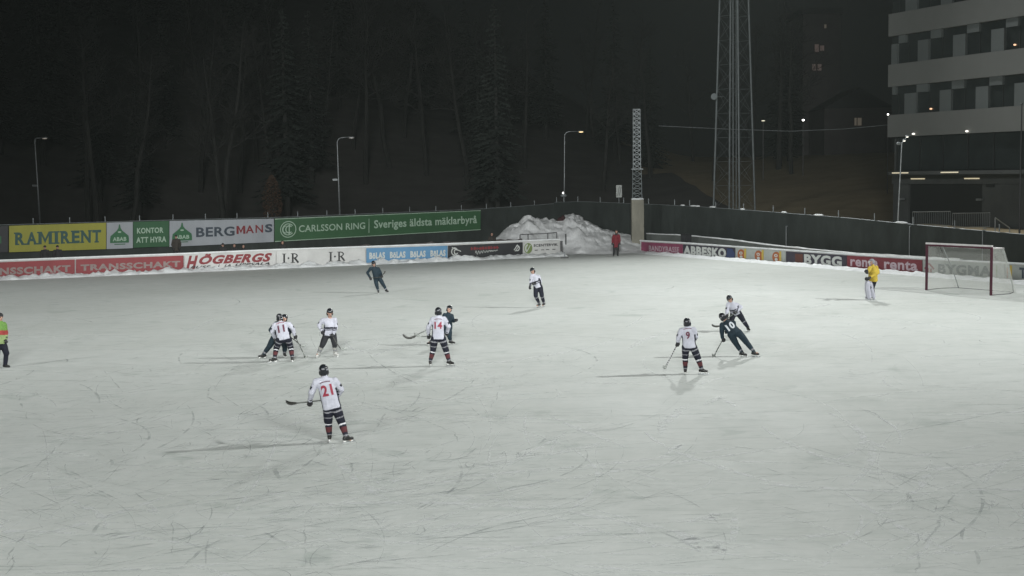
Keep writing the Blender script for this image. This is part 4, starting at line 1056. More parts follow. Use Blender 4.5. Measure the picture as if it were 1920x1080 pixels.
r, J, n, rt, g = person('person in dark kit skating behind the white player numbered 14, glove raised at right',
    dict(head=(842.5, 580, 0), neck=(840.5, 587.5), sl=(833.5, 591, -.1), sr=(847, 592, .05), el=(829, 605, -.2), er=(850.5, 602, -.05), hld=(826, 614, -.32), hrd=(853.5, 600.5, -.25),
         hl=(835, 616, .05), hr=(842, 616, .0), kl=(824, 630, -.1), kr=(842.5, 630.5, -.1), al=(808, 640, 0), ar=(845, 639, 0), tl=(804, 642.5, -.05), tr=(850, 642, -.05)),
    (832, 646), 'dark', 35, GD, sc=0.93)
q = lambda x, y, off: PL(x, y, g, n, off)
stick('dark stick with long hooked blade crossing left of the player numbered 14', [q(828, 609, -.38), q(826, 615, -.38), q(799, 619.5, -.38), q(784, 626.5, -.38)], [q(784, 626.5, -.38), q(776, 631.5, -.38), q(767, 634, -.38), q(760, 631.5, -.38), q(755.5, 627, -.38)], 'stick_grey', 'stick_dark')
# ---- dark skater far left of centre
r, J, n, rt, g = person('person in dark kit skating alone in front of the blue banner',
    dict(head=(700.5, 494.3, -.1), neck=(702, 500.5), sl=(695, 503.5, 0), sr=(709.5, 504, 0), el=(689, 511.5, .08), er=(714, 512, .05), hld=(694, 520.5, -.12), hrd=(716, 518, -.2),
         hl=(704, 522), hr=(711.5, 521.5), kl=(706.5, 535.5, -.06), kr=(718.5, 533.5, .04), al=(709.2, 545, 0), ar=(724.3, 543.5, .1), tl=(709.5, 547.5, -.1), tr=(727.5, 546, 0)),
    (715, 549.5), 'dark', 8, GD)
q = lambda x, y, off: PL(x, y, g, n, off)
stick('short dark stick end raised at the right hip of the lone dark skater', [q(694, 521, -.20), q(708, 520.5, -.26), q(716, 518.5, -.26), q(719, 514, -.26)], [q(719, 514, -.26), q(720.2, 512, -.26), q(721.5, 510, -.26), q(722.5, 508.5, -.26)], 'stick_dark', 'stick_dark')
# ---- white skater in the middle distance
r, J, n, rt, g = person('person in white jersey skating alone in the middle of the ice, face turned left',
    dict(head=(998.5, 508, -.05), neck=(1001, 514.5), sl=(996.5, 517.5, -.05), sr=(1010, 518.5, .05), el=(995.5, 527, -.05), er=(1013.5, 528.5, 0), hld=(994, 536.5, -.15), hrd=(1001.5, 532, -.25),
         hl=(1005, 538.5), hr=(1013, 538), kl=(1004.5, 555, -.12), kr=(1016, 554.5, -.08), al=(1011, 569, .1), ar=(1020, 568, .1), tl=(1007, 573.5, -.05), tr=(1017.5, 572.5, -.05)),
    (1014, 577), 'white', -30, GW, ovr=dict(bandc=None, socks=[('band_grey', 0, .2), ('navy', .2, .8), ('band_grey', .8, 1.1)]))
# ---- number 9
r, J, n, rt, g = person('person in white jersey number 9 seen from behind with a striped stick down left',
    dict(head=(1288.5, 605.5, 0), neck=(1289.5, 613.5), sl=(1277.5, 619.5, 0), sr=(1301, 618, 0), el=(1273, 631, .02), er=(1305.5, 631, .05), hld=(1271, 641, .05), hrd=(1300, 640, .24),
         hl=(1286, 650.5), hr=(1299.5, 650.5), kl=(1285, 671, .05), kr=(1309, 672, .02), al=(1285, 692, 0), ar=(1315.5, 691.5, 0), tl=(1285.5, 697, .12), tr=(1322, 696, -.02)),
    (1300, 701.5), 'white', 175, GW, number=('9', 'number_dark', 'number_dark'), numsize=(0.12, 0.22))
q = lambda x, y, off: PL(x, y, g, n, off)
stick('black and white striped stick pointing down left from the player numbered 9', [q(1273.5, 638, .09), q(1271, 644, .10), q(1250, 684, .16)], [q(1250, 684, .16), q(1247.5, 689, .17), q(1245.5, 689.5, .17), q(1244, 685.5, .17)], 'stick_dark', 'stick_pale', tape=True)
# ---- number 10 and the white opponent beyond
r, J, n, rt, g = person('person in dark kit number 10 leaning hard to the left at the ball',
    dict(head=(1355.5, 595, 0), neck=(1362, 603.5), sl=(1354.5, 609, 0), sr=(1375, 605, 0), el=(1353, 622.5, 0), er=(1378, 618, .18), hld=(1355, 633.5, .02), hrd=(1365, 622, .30),
         hl=(1370.5, 627, 0), hr=(1384.5, 623, 0), kl=(1381, 645.5, .05), kr=(1400, 642, .05), al=(1391, 660.5, 0), ar=(1413.5, 659.5, 0), tl=(1397, 665, -.05), tr=(1420, 662, -.05)),
    (1400, 668.5), 'dark', 200, GD, number=('10', 'number_white', ), numsize=(0.27, 0.23), headr=1.05)
q = lambda x, y, off: PL(x, y, g, n, off)
stick('grey stick touching the ice below the player numbered 10', [q(1357, 629, .06), q(1354.5, 638, .07), q(1342, 661, .05)], [q(1342, 661, .05), G(1339, 667.5, .03), G(1337, 667, .03), G(1335.5, 665, .08)], 'stick_grey', 'stick_pale')
r, J, n, rt, g = person('person in white jersey bending forward just beyond the dark player numbered 10',
    dict(head=(1368, 560.5, -.12), neck=(1371.5, 567.5, -.03), sl=(1366, 571, -.05), sr=(1380.5, 571, .08), el=(1363, 583, -.12), er=(1389.5, 576.5, .05), hld=(1363.5, 594, -.25), hrd=(1379.5, 585.5, -.25),
         hl=(1375, 588, .1), hr=(1385, 587, .12), kl=(1371.5, 601, -.05), kr=(1393.5, 601, .08), al=(1370, 614.5, 0), ar=(1402.5, 614, .1), tl=(1366, 618, -.06), tr=(1405, 618.5, -.03)),
    (1386, 621.5), 'white', -18, GW, ovr=dict(bandc=None, socks=[('band_grey', 0, .2), ('navy', .2, 1.1)]))
q = lambda x, y, off: PL(x, y, g, n, off)
stick('dark stick held low by the bending white player beyond number 10', [q(1380, 585, -.32), q(1364, 597, -.33), q(1350, 611, -.33)], [q(1350, 611, -.33), q(1344.5, 612, -.33), q(1339, 611.5, -.33), q(1334.5, 608.5, -.33)], 'stick_grey', 'stick_dark')
# ---- goalkeeper
r, J, n, rt, g = person('person in yellow goalkeeper jersey with big white leg pads before the goal',
    dict(head=(1635, 491.5, 0), neck=(1636.5, 498.5), sl=(1631.5, 503, -.1), sr=(1642.5, 502, .12), el=(1627, 509.5, -.25), er=(1645.5, 511, .05), hld=(1624.5, 509, -.5), hrd=(1630, 521, -.45),
         hl=(1634, 527.5, -.05), hr=(1639, 527.5, .1), kl=(1629.5, 540, -.2), kr=(1635.5, 540.5, -.05), al=(1631, 555.5, -.1), ar=(1638.5, 555, .12), tl=(1627.5, 558.5, -.15), tr=(1634, 558.5, 0)),
    (1635, 562.5), 'goalie', -70, None, bulk=1.28)
face = (-n*math.cos(math.radians(-70)) + rt*math.sin(math.radians(-70))).normalized()
for s in 'lr':
    kn, an = J['k'+s], J['a'+s]; d = (an-kn).normalized(); f2 = (face - d*face.dot(d)).normalized(); sd = d.cross(f2)
    mb = MB(); mb.cone(kn - d*0.26 + f2*0.05, kn + f2*0.07, 0.115, 0.135); mb.cone(kn + f2*0.07, an + d*0.02 + f2*0.05, 0.135, 0.125); mb.cone(an + f2*0.05, an + f2*0.15 + d*0.03, 0.10, 0.07)
    mm = fuse(mb, 0.015, 2)
    for p in mm.polygons:
        a = (p.center - kn).dot(sd)
        if abs(abs(a) - 0.06) < 0.012: p.material_index = 1
    link('leg_pad', mm, [K['pad_white'], K['band_grey']], r, True)
cg = MB(); H = J['head']                                    # wire cage over the face
for k in range(-2, 3):
    sd = Vector((face.y, -face.x, 0))
    cg.tube([H + face*0.10 + sd*0.04*k + Vector((0, 0, .06)), H + face*0.155 + sd*0.035*k, H + face*0.11 + sd*0.035*k + Vector((0, 0, -.11))], 0.006, 5)
    cg.tube([H + face*0.10 - sd*0.085 + Vector((0, 0, .035*k - .02)), H + face*0.155 + Vector((0, 0, .035*k - .02)), H + face*0.10 + sd*0.085 + Vector((0, 0, .035*k - .02))], 0.006, 5)
cg.build('face_cage', K['goal_white'], r)
# ---- referee at the left edge
person('person in hi-vis green jacket with a red band, cut by the left edge',
    dict(head=(0.5, 594.5, 0), neck=(0.5, 604), sl=(-10, 609, 0), sr=(8.5, 609, 0), el=(-13, 624, .05), er=(11.5, 624, .03), hld=(-12, 638, -.05), hrd=(11, 636, -.05),
         hl=(-5, 643), hr=(5, 643), kl=(-6, 664, -.05), kr=(12, 663, -.05), al=(-7, 683, 0), ar=(9.5, 683, 0), tl=(-9, 686, -.1), tr=(14, 686.5, -.06)),
    (4, 689), 'referee', 20, None, helmet=False)
# ---- person in red by the snow heap
person('person in dark red coat and black trousers standing by the snow heap and concrete pillar',
    dict(head=(1155.8, 435, 0), neck=(1155.8, 440), sl=(1150.5, 442, 0), sr=(1160.5, 441.5, 0), el=(1148.5, 449, .03), er=(1162, 448.5, .03), hld=(1148.3, 455.5, -.03), hrd=(1162.3, 455.5, -.03),
         hl=(1152.6, 458), hr=(1157.8, 458), kl=(1151.3, 468, -.02), kr=(1158.2, 468, -.02), al=(1150.8, 477, 0), ar=(1158.2, 477.3, 0), tl=(1150.3, 479, -.1), tr=(1158.6, 479.3, -.1)),
    (1154.7, 480.5), 'coat', 10, None, helmet=False, hat='hood', skates=False)
# ---- onlookers behind the boards
def onlooker(label, x, ytop, back, coat, hat='cap', facing=8, zb=0.5, crouch=0.0):
    d = ray(x, 480); t = (W0 - NL*back - CAM).dot(NL)/d.dot(NL); p = CAM + d*t
    n = Vector((p.x, p.y, 0)).normalized(); D = p.y
    ztop = PL(x, ytop, p, n, 0).z
    zb = ztop - 1.78
    P = lambda dx, dz, off=0: None
    rt = Vector((n.y, -n.x, 0))
    def j(dx, dz, off=0.0):
        w = p + rt*dx; w.z = zb + dz; a, b = PXL(w); return (a, b, off)
    gp = Vector((p.x, p.y, zb))
    return person(label, dict(head=j(0, 1.66), neck=j(0, 1.50), sl=j(-.19, 1.43), sr=j(.19, 1.43), el=j(-.27, 1.16), er=j(.27, 1.16), hld=j(-.22, .92, -.12), hrd=j(.22, .92, -.12),
        hl=j(-.10, .94), hr=j(.10, .94), kl=j(-.11, .50), kr=j(.11, .50), al=j(-.12, .10), ar=j(.12, .10)), gp, 'coat', facing, 'onlookers behind the side boards', helmet=False, hat=hat, skates=False, ovr=dict(jersey=coat, trim=coat))
onlooker('left person of the pair in dark coats watching below the yellow banner', 85, 460.5, 2.2, 'dark_coat', 'cap')
onlooker('right person of the pair in dark coats watching below the yellow banner', 108.5, 460, 2.2, 'dark_coat', 'cap')
onlooker('person in brown coat and hat standing alone before the BERGMANS banner', 331.5, 440.5, 2.6, 'brown_coat', 'cap')
onlooker('leftmost of three onlookers low behind the HÖGBERGS board', 418.5, 456, 1.6, 'dark_coat', 'cap')
onlooker('middle of three onlookers low behind the HÖGBERGS board', 440, 457.5, 1.6, 'dark_coat', 'hood')
onlooker('rightmost of three onlookers low behind the HÖGBERGS board', 457, 459, 1.6, 'dark_coat', 'hood')
onlooker('person in dark coat watching alone above the first black I·R print', 530.5, 452, 1.6, 'dark_coat', 'hood')
onlooker('person in dark brown coat beside the left end of the snow heap', 923, 436.5, 2.5, 'brown_coat', 'hood')

# ================================================================== goal
def goal():
    A, B = G(1737, 544), G(1857.8, 554); w = (B-A); w.z = 0; mid = (A+B)/2; ug = w.normalized(); back = Vector((-ug.y, ug.x, 0))
    if back.dot(Vector((0.7, 0.7, 0))) < 0: back = -back
    root = empty('bandy_goal', mid, 'goal with dark red posts, snowy white crossbar and pale netting', 'goal')
    hA = PL(1737, 458.5, A, -ug.cross(Vector((0, 0, 1)))).z; h = 2.14
    up = Vector((0, 0, 1))
    for P in (A, B):
        mb = MB(); mb.box(P + up*h/2, ug, back, up, 0.045, 0.045, h/2); mb.build('post', K['goal_red'], root)
    mb = MB(); mb.box(mid + up*(h + 0.045), ug, back, up, w.length/2 + 0.045, 0.045, 0.045); mb.build('crossbar', K['goal_red'], root)
    # snow lying on the bar and top frame
    mb = MB(); mb.box(mid + up*(h + 0.128), ug, back, up, w.length/2 + 0.04, 0.055, 0.038); mb.build('snow_cap', K['goal_white'], root)
    # back frame: top depth 0.9, bottom depth 2
    a0, b0 = A + back*2.0, B + back*2.0; a1, b1 = A + back*0.9 + up*(h), B + back*0.9 + up*(h)
    fr = MB()
    def curve(p, q, sag=0.0):
        return [p.lerp(q, t/10) for t in range(11)]
    fr.tube([A, A + back*1.2 - ug*0.12, a0 + ug*0.25, b0 - ug*0.25, B + back*1.2 + ug*0.12, B], 0.028, 8); fr.build('ground_frame', K['dark_steel'], root, True)
    f2 = MB(); f2.tube([A + up*h, a1, b1, B + up*h], 0.024, 8); f2.build('top_frame', K['goal_white'], root, True)
    for p, q in ((a1 + ug*0.15, a0 + ug*0.3), (b1 - ug*0.1, b0 - ug*0.25)):
        s = MB(); s.tube([p, p.lerp(q, .5) + back*0.10, q], 0.022, 8); s.build('stay', K['dull_steel'], root, True)
    # netting sheets with their own measured grid
    def sheet(c, nu, nv, sag):
        vs = []; uv = []; fs = []
        lu = ((c[1]-c[0]).length + (c[2]-c[3]).length)/2; lv = ((c[3]-c[0]).length + (c[2]-c[1]).length)/2
        nn = (c[1]-c[0]).cross(c[3]-c[0]).normalized()
        for j in range(nv+1):
            for i in range(nu+1):
                u, v = i/nu, j/nv; q = c[0].lerp(c[1], u).lerp(c[3].lerp(c[2], u), v)
                q = q + nn*sag*math.sin(math.pi*u)*math.sin(math.pi*v) + nn*0.04*noise.noise(q*2.5); vs.append(q); uv.append((u*lu, v*lv))
        for j in range(nv):
            for i in range(nu): k = j*(nu+1)+i; fs.append((k, k+1, k+nu+2, k+nu+1))
        me = bpy.data.meshes.new('net'); me.from_pydata(vs, [], fs); l = me.uv_layers.new(name='UVMap')
        for lp in me.loops: l.data[lp.index].uv = uv[lp.vertex_index]
        return me
    top = up*(h + 0.02)
    for c, sg in (((a0 + ug*.1, b0 - ug*.1, b1, a1), 0.12), ((A + top, B + top, b1 + up*.02, a1 + up*.02), -0.06), ((A, a0 + ug*.1, a1, A + up*h), 0.05), ((B, b0 - ug*.1, b1, B + up*h), -0.05)):
        link('net', sheet(c, 24, 18, sg), K['net'], root)
goal()

# ================================================================== pillar, masts, tower
def lattice(mb, base, top, w0, w1, legs, r, bays, rb, rot=0.0, xb=True):
    P = []
    for i in range(bays+1):
        t = i/bays; c = base.lerp(top, t); w = w0 + (w1-w0)*t
        P.append([c + Vector((math.cos(rot + 2*math.pi*k/legs), math.sin(rot + 2*math.pi*k/legs), 0))*w for k in range(legs)])
    for k in range(legs): mb.tube([P[i][k] for i in range(bays+1)], r, 6)
    for i in range(bays):
        for k in range(legs):
            a, b = P[i][k], P[i][(k+1) % legs]; c, d = P[i+1][k], P[i+1][(k+1) % legs]
            mb.tube([a, d] if (i % 2 == 0 or xb) else [b, c], rb, 4)
            if xb: mb.tube([b, c], rb, 4)
            mb.tube([c, d], rb, 4)
    return P
pb = AT(1195.5, 468, 97.5); pb.z = 0
pt = AT(1196, 374.5, 97.5).z; hw = (AT(1207, 420, 97.5).x - AT(1184.5, 420, 97.5).x)/2
root = empty('concrete_pillar', pb, 'square weathered concrete pillar capped with snow at the rink corner', 'pillar')
mb = MB(); mb.abox((pb.x, pb.y, pt/2), (hw, hw, pt/2)); me = mb.mesh('p')
bm = bmesh.new(); bm.from_mesh(me); bmesh.ops.bevel(bm, geom=bm.edges[:], offset=0.03, segments=2, affect='EDGES'); bm.to_mesh(me); bm.free()
link('shaft', me, K['concrete'], root)
mb = MB(); mb.abox((pb.x, pb.y, pt + 0.06), (hw*1.04, hw*1.04, 0.06)); me = mb.mesh('p')
bm = bmesh.new(); bm.from_mesh(me); bmesh.ops.bevel(bm, geom=bm.edges[:], offset=0.05, segments=3, affect='EDGES'); bm.to_mesh(me); bm.free()
link('snow_cap', me, K['snow'], root, True)
mt_ = AT(1196, 205, 97.5).z; zs = AT(1196, 317, 97.5).z
root = empty('lattice_mast', (pb.x, pb.y, pt + 0.12), 'slim grey lattice mast rising from the concrete pillar', 'mast')
mb = MB(); lattice(mb, Vector((pb.x, pb.y, pt + 0.12)), Vector((pb.x, pb.y, zs)), 0.50, 0.44, 4, 0.035, 6, 0.026, math.radians(40)); mb.build('lower_section', K['tower_steel'], root)
mb = MB(); lattice(mb, Vector((pb.x, pb.y, zs + 0.05)), Vector((pb.x, pb.y, mt_)), 0.40, 0.36, 4, 0.034, 13, 0.028, math.radians(40)); mb.build('upper_section', K['dull_steel'], root)
mb = MB(); mb.abox((pb.x, pb.y, zs), (0.42, 0.42, 0.04)); mb.build('joint_plate', K['dull_steel'], root)
# floodlight tower behind the end fence
tb = Vector((17.6, 101, 1.0))
root = empty('floodlight_tower', tb, 'tall steel lattice floodlight tower behind the end fence', 'floodlight tower')
mb = MB(); PT = lattice(mb, tb, Vector((17.6, 101, 31)), 1.72, 0.75, 4, 0.075, 16, 0.011, math.radians(4)); mb.build('lattice', K['tower_steel'], root)
mb = MB(); mb.tube([tb + Vector((-.12, -.2, 0)), Vector((17.5, 100.9, 31))], 0.05, 6); mb.tube([tb + Vector((.12, -.2, 0)), Vector((17.75, 100.9, 31))], 0.035, 6); mb.build('cable_ladder', K['tower_steel'], root)
mb = MB(); d0 = AT(1339, 181, 99.2); mb.tube([d0, d0 + Vector((0.05, 0.22, 0))], 0.25, 16); mb.tube([d0 + Vector((0, 0.1, 0)), d0 + Vector((0.75, 0.6, 0))], 0.03, 6); mb.build('antenna_dish', K['tower_steel'], root)
mb = MB()
for i in range(4):
    for k in range(2): mb.abox((16.4 + 0.8*i, 100.4, 31.3 + 0.8*k), (0.3, 0.25, 0.3))
mb.build('lamp_head', K['dark_steel'], root)

# ================================================================== street lamps
def street_lamp(label, top, foot, D, arm_px, lamp, low=None, glowm=LAMP_DIM):
    a = AT(*top, D); f = AT(foot[0], foot[1], D); base = Vector((a.x, a.y, max(0, hill(a.x, D)) - 0.1))
    x2 = AT(*foot, D); base.x = a.x + (f.x - a.x)*(a.z-base.z)/max(0.1, (a.z - f.z))
    root = empty('street_lamp', base, label, 'street lamp', 'street lamps beyond the fence')
    e = AT(*arm_px, D); R = 0.5 if abs(e.x - a.x) > 1 else 0.25
    mb = MB(); s = 1 if e.x > a.x else -1
    tip = Vector((a.x, D, a.z))
    arc = [tip + Vector((s*R*(1-math.cos(t)), 0, -R + R*math.sin(t))) for t in [math.pi/2*i/8 for i in range(9)]]
    arc = [Vector((p.x, p.y, p.z)) for p in arc]
    pts = [base, base.lerp(arc[0], .5)] + arc + [Vector((e.x, D, arc[-1].z + 0.02))]
    mb.tube(pts, [0.095, 0.08] + [0.06]*len(arc) + [0.045], 8); mb.build('pole', K['steel'], root, True)
    hd = MB(); c = Vector((e.x, D, arc[-1].z)); hd.ball(c + Vector((s*0.25, 0, 0.02)), (0.36, 0.16, 0.085), 12, 8); ho = hd.build('lamp_head', K['steel'], root, True)
    gl = MB(); gl.ball(c + Vector((s*0.3, -0.05, -0.05)), (0.24, 0.12, 0.06), 12, 6); gl.build('lamp_glass', glowm, ho, True)
    if low:
        bx = MB(); q = AT(*low, D); bx.abox(q, (0.22, 0.12, 0.09)); bx.build('sign_box', K['steel'], root)
street_lamp('leftmost grey street lamp with curved arm above the yellow banner', (65, 259), (75, 418), 120, (78, 259), None, (66, 348), glowm=glow('pale_lamp_glow', (1, .85, .7), 0.14))
street_lamp('grey street lamp with curved arm above the long green banner', (632, 258), (637, 400), 122, (653, 259), None, (628.5, 337), glowm=glow('pale_lamp_glow', (1, .9, .8), 0.12))
street_lamp('thin street lamp with lit amber head above the snow heap', (1058.5, 247), (1058, 372), 135, (1084, 247), None, glowm=LAMP_WARM)
# work lamp on its own post behind the heap
c = AT(1057, 362, 112); root = empty('work_lamp', (c.x, 112, 0), 'small lit work lamp with a grey dish on a post behind the snow heap', 'lamp')
mb = MB(); mb.tube([(c.x, 112, 0), (c.x, 112, c.z - 0.2)], 0.05, 8); mb.build('post', K['dull_steel'], root)
mb = MB(); mb.ball((c.x, 112, c.z - 0.22), (0.30, 0.30, 0.16), 14, 8); mb.build('dish', K['dull_steel'], root, True)
mb = MB(); mb.ball((c.x - 0.06, 111.9, c.z + 0.02), 0.065, 10, 8); mb.build('bulb', LAMP_WHITE, root, True)
c = AT(1051, 414, 100.2); mb = MB(); mb.ball(c, (0.30, 0.3, 0.30), 14, 10); mb.ball(c + Vector((.2, 0, .22)), (0.18, 0.2, 0.22), 12, 8)
o = link('equipment_bag', fuse(mb, 0.03, 2, 0.03, 4, 3), mat('maroon_bag', (0.035, 0.008, 0.010), 0.8, 0.2, 5), None, True); prop(o, 'dark maroon bag lying on top of the snow heap', 'bag')
# white notice on a post behind the fence
c = AT(1160.5, 358.5, 118); root = empty('notice_sign', (c.x, 118, hill(c.x, 118)), 'small white upright sign with two dark slanted strokes behind the fence', 'sign')
mb = MB(); mb.tube([(c.x, 118, hill(c.x, 118) - .1), (c.x, 118.0, c.z)], 0.04, 8); mb.build('post', K['dull_steel'], root)
mb = MB(); mb.abox((c.x, 117.92, c.z), (0.26, 0.02, 0.56)); mb.build('panel', mat('sign_face', (0.42, 0.44, 0.42), 0.5), root)
mb = MB()
for dx in (-0.10, 0.06): mb.quad((c.x + dx - .06, 117.895, c.z - .42), (c.x + dx + .0, 117.895, c.z - .42), (c.x + dx + .16, 117.895, c.z + .42), (c.x + dx + .10, 117.895, c.z + .42))
mb.build('strokes', K['ink_midgrey'], root)
# box behind the pink banner
pbx = PL(1263.5, 452, E0, NE, -0.0) - NE*1.1; zt = PL(1263.5, 438, pbx, NE).z
root = empty('storage_box', (pbx.x, pbx.y, 0), 'dark upright box standing behind the pink banner', 'box')
mb = MB(); mb.box(Vector((pbx.x, pbx.y, (zt - 0.05)/2 + .1)), UE, NE, Vector((0, 0, 1)), 0.30, 0.25, (zt - 0.05)/2 - .1); mb.build('case', K['dark_steel'], root)
mb = MB(); mb.box(Vector((pbx.x, pbx.y, zt - 0.01)), UE, NE, Vector((0, 0, 1)), 0.32, 0.27, 0.04); mb.build('lid', K['dark_coat'], root)
# low wall with a snow cap between the end boards and the fence
lw = [(1212, 438.5), (1280, 441.5), (1330, 446), (1380, 451.5), (1430, 458.5), (1510, 467), (1600, 475.5), (1730, 483), (1800, 486.5)]
q_ = [PL(x, y, E0 - NE*2.3, NE, 0) for x, y in lw]; root = empty('low_wall', ((q_[0].x+q_[-1].x)/2, (q_[0].y+q_[-1].y)/2, 0), 'low grey snow-capped wall between the end boards and the dark fence', 'wall')
mb = MB(); cp = MB()
for a, b in zip(q_, q_[1:]):
    f0, f1 = Vector((a.x, a.y, -.05)), Vector((b.x, b.y, -.05)); bk = -NE*0.25
    mb.quad(f0, f1, b, a); mb.quad(f1+bk, f0+bk, a+bk, b+bk); mb.quad(a, b, b+bk, a+bk); mb.quad(f0+bk, f0, a, a+bk); mb.quad(f1, f1+bk, b+bk, b)
    for i in range(8):
        u0, u1 = a.lerp(b, i/8), a.lerp(b, (i+1)/8); hh = lambda p: 0.07 + 0.05*noise.noise(p*1.1)
        cp.quad(u0 + NE*.03, u1 + NE*.03, u1 + NE*.0 + Vector((0, 0, hh(u1))), u0 + Vector((0, 0, hh(u0)))); cp.quad(u0 + Vector((0, 0, hh(u0))), u1 + Vector((0, 0, hh(u1))), u1 + bk + Vector((0, 0, hh(u1)*.8)), u0 + bk + Vector((0, 0, hh(u0)*.8)))
mb.build('wall_face', mat('grey_low_wall', (0.115, 0.125, 0.118), 0.9, 0.2, 0.8), root); cp.build('snow_cap', K['snow'], root)
# railing behind the last board panel
def rail(label, pts, D, posts, name='railing', m='dark_steel'):
    P = [AT(x, y, D) for x, y in pts]; root = empty(name, (P[0].x, D, 0), label, 'railing')
    mb = MB(); mb.tube(P, 0.03, 6); mb.build('handrail', K[m], root)
    for x, yt, yb in posts:
        a = AT(x, yt, D); b_ = Vector((a.x, D, 0)); mb = MB(); mb.tube([b_, a], 0.035, 6); mb.build('post', K[m], root)
rail('black metal railing half sunk in the snow behind the rightmost side board', [(975, 440), (1020, 438), (1044, 436)], 93.2, [(975, 440, 460), (990, 439.5, 460), (1027, 438, 460), (1044, 436, 460)])
c = G(1058.5, 484); root = empty('corner_marker', c, 'small dark corner marker stand on the ice by the end of the side boards', 'marker')
mb = MB(); mb.tube([c, c + Vector((0, 0, .42))], 0.035, 8); mb.build('pole', K['dull_steel'], root)
mb = MB(); mb.abox(c + Vector((0, 0, .03)), (0.28, 0.12, .03)); mb.build('foot', K['dark_steel'], root)
c = G(1050, 479) ; mb = MB(); mb.abox(c + Vector((0.1, 0, 0.50)), (0.10, 0.06, 0.50)); mb.abox(c + Vector((0.1, 0, 1.03)), (0.115, 0.075, 0.03)); mb.abox(c + Vector((0.1, 0, .05)), (0.14, 0.1, 0.05))
o = mb.build('end_post', K['dark_steel']); prop(o, 'black square post closing the right end of the side boards', 'post')
c = AT(1061, 452, 95.5); mb = MB(); mb.tube([(c.x, 95.5, 0), (c.x, 95.5, AT(1061, 440, 95.5).z)], 0.05, 8); mb.ball((c.x, 95.5, AT(1061, 440, 95.5).z), 0.06, 8, 6); mb.tube([(c.x, 95.5, 0), (c.x, 95.5, 0.2)], 0.1, 8)
o = mb.build('marker_post', K['dark_steel']); prop(o, 'thin black post sticking out of the snow heap foot', 'post')

# ================================================================== crowd barriers and office block
def barrier(label, x0, x1, ytop, ybot, D):
    a, b = AT(x0, ytop, D), AT(x1, ytop, D); zb = AT(x0, ybot, D).z
    b.z = a.z
    root = empty('crowd_barrier', ((a.x+b.x)/2, D, zb - .02), label, 'barrier', 'crowd barriers by the office block')
    mb = MB(); lo0, lo1 = Vector((a.x, D, zb + .12)), Vector((b.x, D, zb + .12))
    mb.tube([lo0, a, b, lo1, lo0], 0.022, 6); mb.build('frame', K['steel'], root)
    n = 20; mb = MB()
    for i in range(1, n):
        p = a.lerp(b, i/n); mb.tube([(p.x, D, zb + .12), (p.x, D, a.z)], 0.010, 4)
    br = mb.build('bars', K['dull_steel'], root)
    for x in (a.x + .3, b.x - .3): mb = MB(); mb.abox((x, D, zb + .02), (0.03, 0.3, 0.02)); mb.tube([(x, D, zb), (x, D, zb + .12)], .02, 6); mb.build('foot', K['steel'], root)
barrier('left galvanised crowd barrier before the office block entrance', 1711, 1782, 397.5, 427, 82)
barrier('right galvanised crowd barrier before the office block entrance', 1786, 1856, 400, 430, 82)
c0_ = AT(1866, 408, 82); c1_ = AT(1893, 427, 82); mb = MB(); mb.tube([c0_, c1_], 0.04, 6); mb.tube([c0_, Vector((c0_.x, 82, 1.7))], 0.035, 6); mb.tube([c1_, Vector((c1_.x, 82, 1.7))], 0.035, 6)
o = mb.build('handrail', K['steel']); prop(o, 'short sloping handrail right of the crowd barriers', 'handrail')
# yard lamp before the office block
def yard_lamp():
    D = 84; a = AT(1691, 268, D); f = AT(1683.5, 412, D); zb = hill(a.x, D); base = Vector((f.x - (a.x-f.x)*(f.z-zb)/(a.z-f.z), D, zb - .1))
    root = empty('yard_lamp', base, 'thin yard lamp with two small lit heads in front of the office block', 'street lamp')
    mb = MB(); mb.tube([base, a], [0.06, 0.04], 8); mb.build('pole', K['steel'], root)
    for x, y in ((1695.5, 264), (1701, 256.5)):
        q = AT(x, y, D); mb = MB(); mb.ball(q + Vector((0, 0, .05)), (0.14, 0.12, 0.06), 10, 6); mb.tube([a, q], .02, 5); h_ = mb.build('lamp_head', K['steel'], root)
        mb = MB(); mb.ball(q, (0.09, 0.09, 0.05), 10, 6); mb.build('bulb', glow('pale_bulb_glow', (1, .97, .85), 1.6), h_)
    q = AT(1685, 269, D); mb = MB(); mb.ball(q, (.16, .1, .1), 10, 6); mb.tube([a, q], .02, 5); mb.build('lamp_head', K['dull_steel'], root)
yard_lamp()
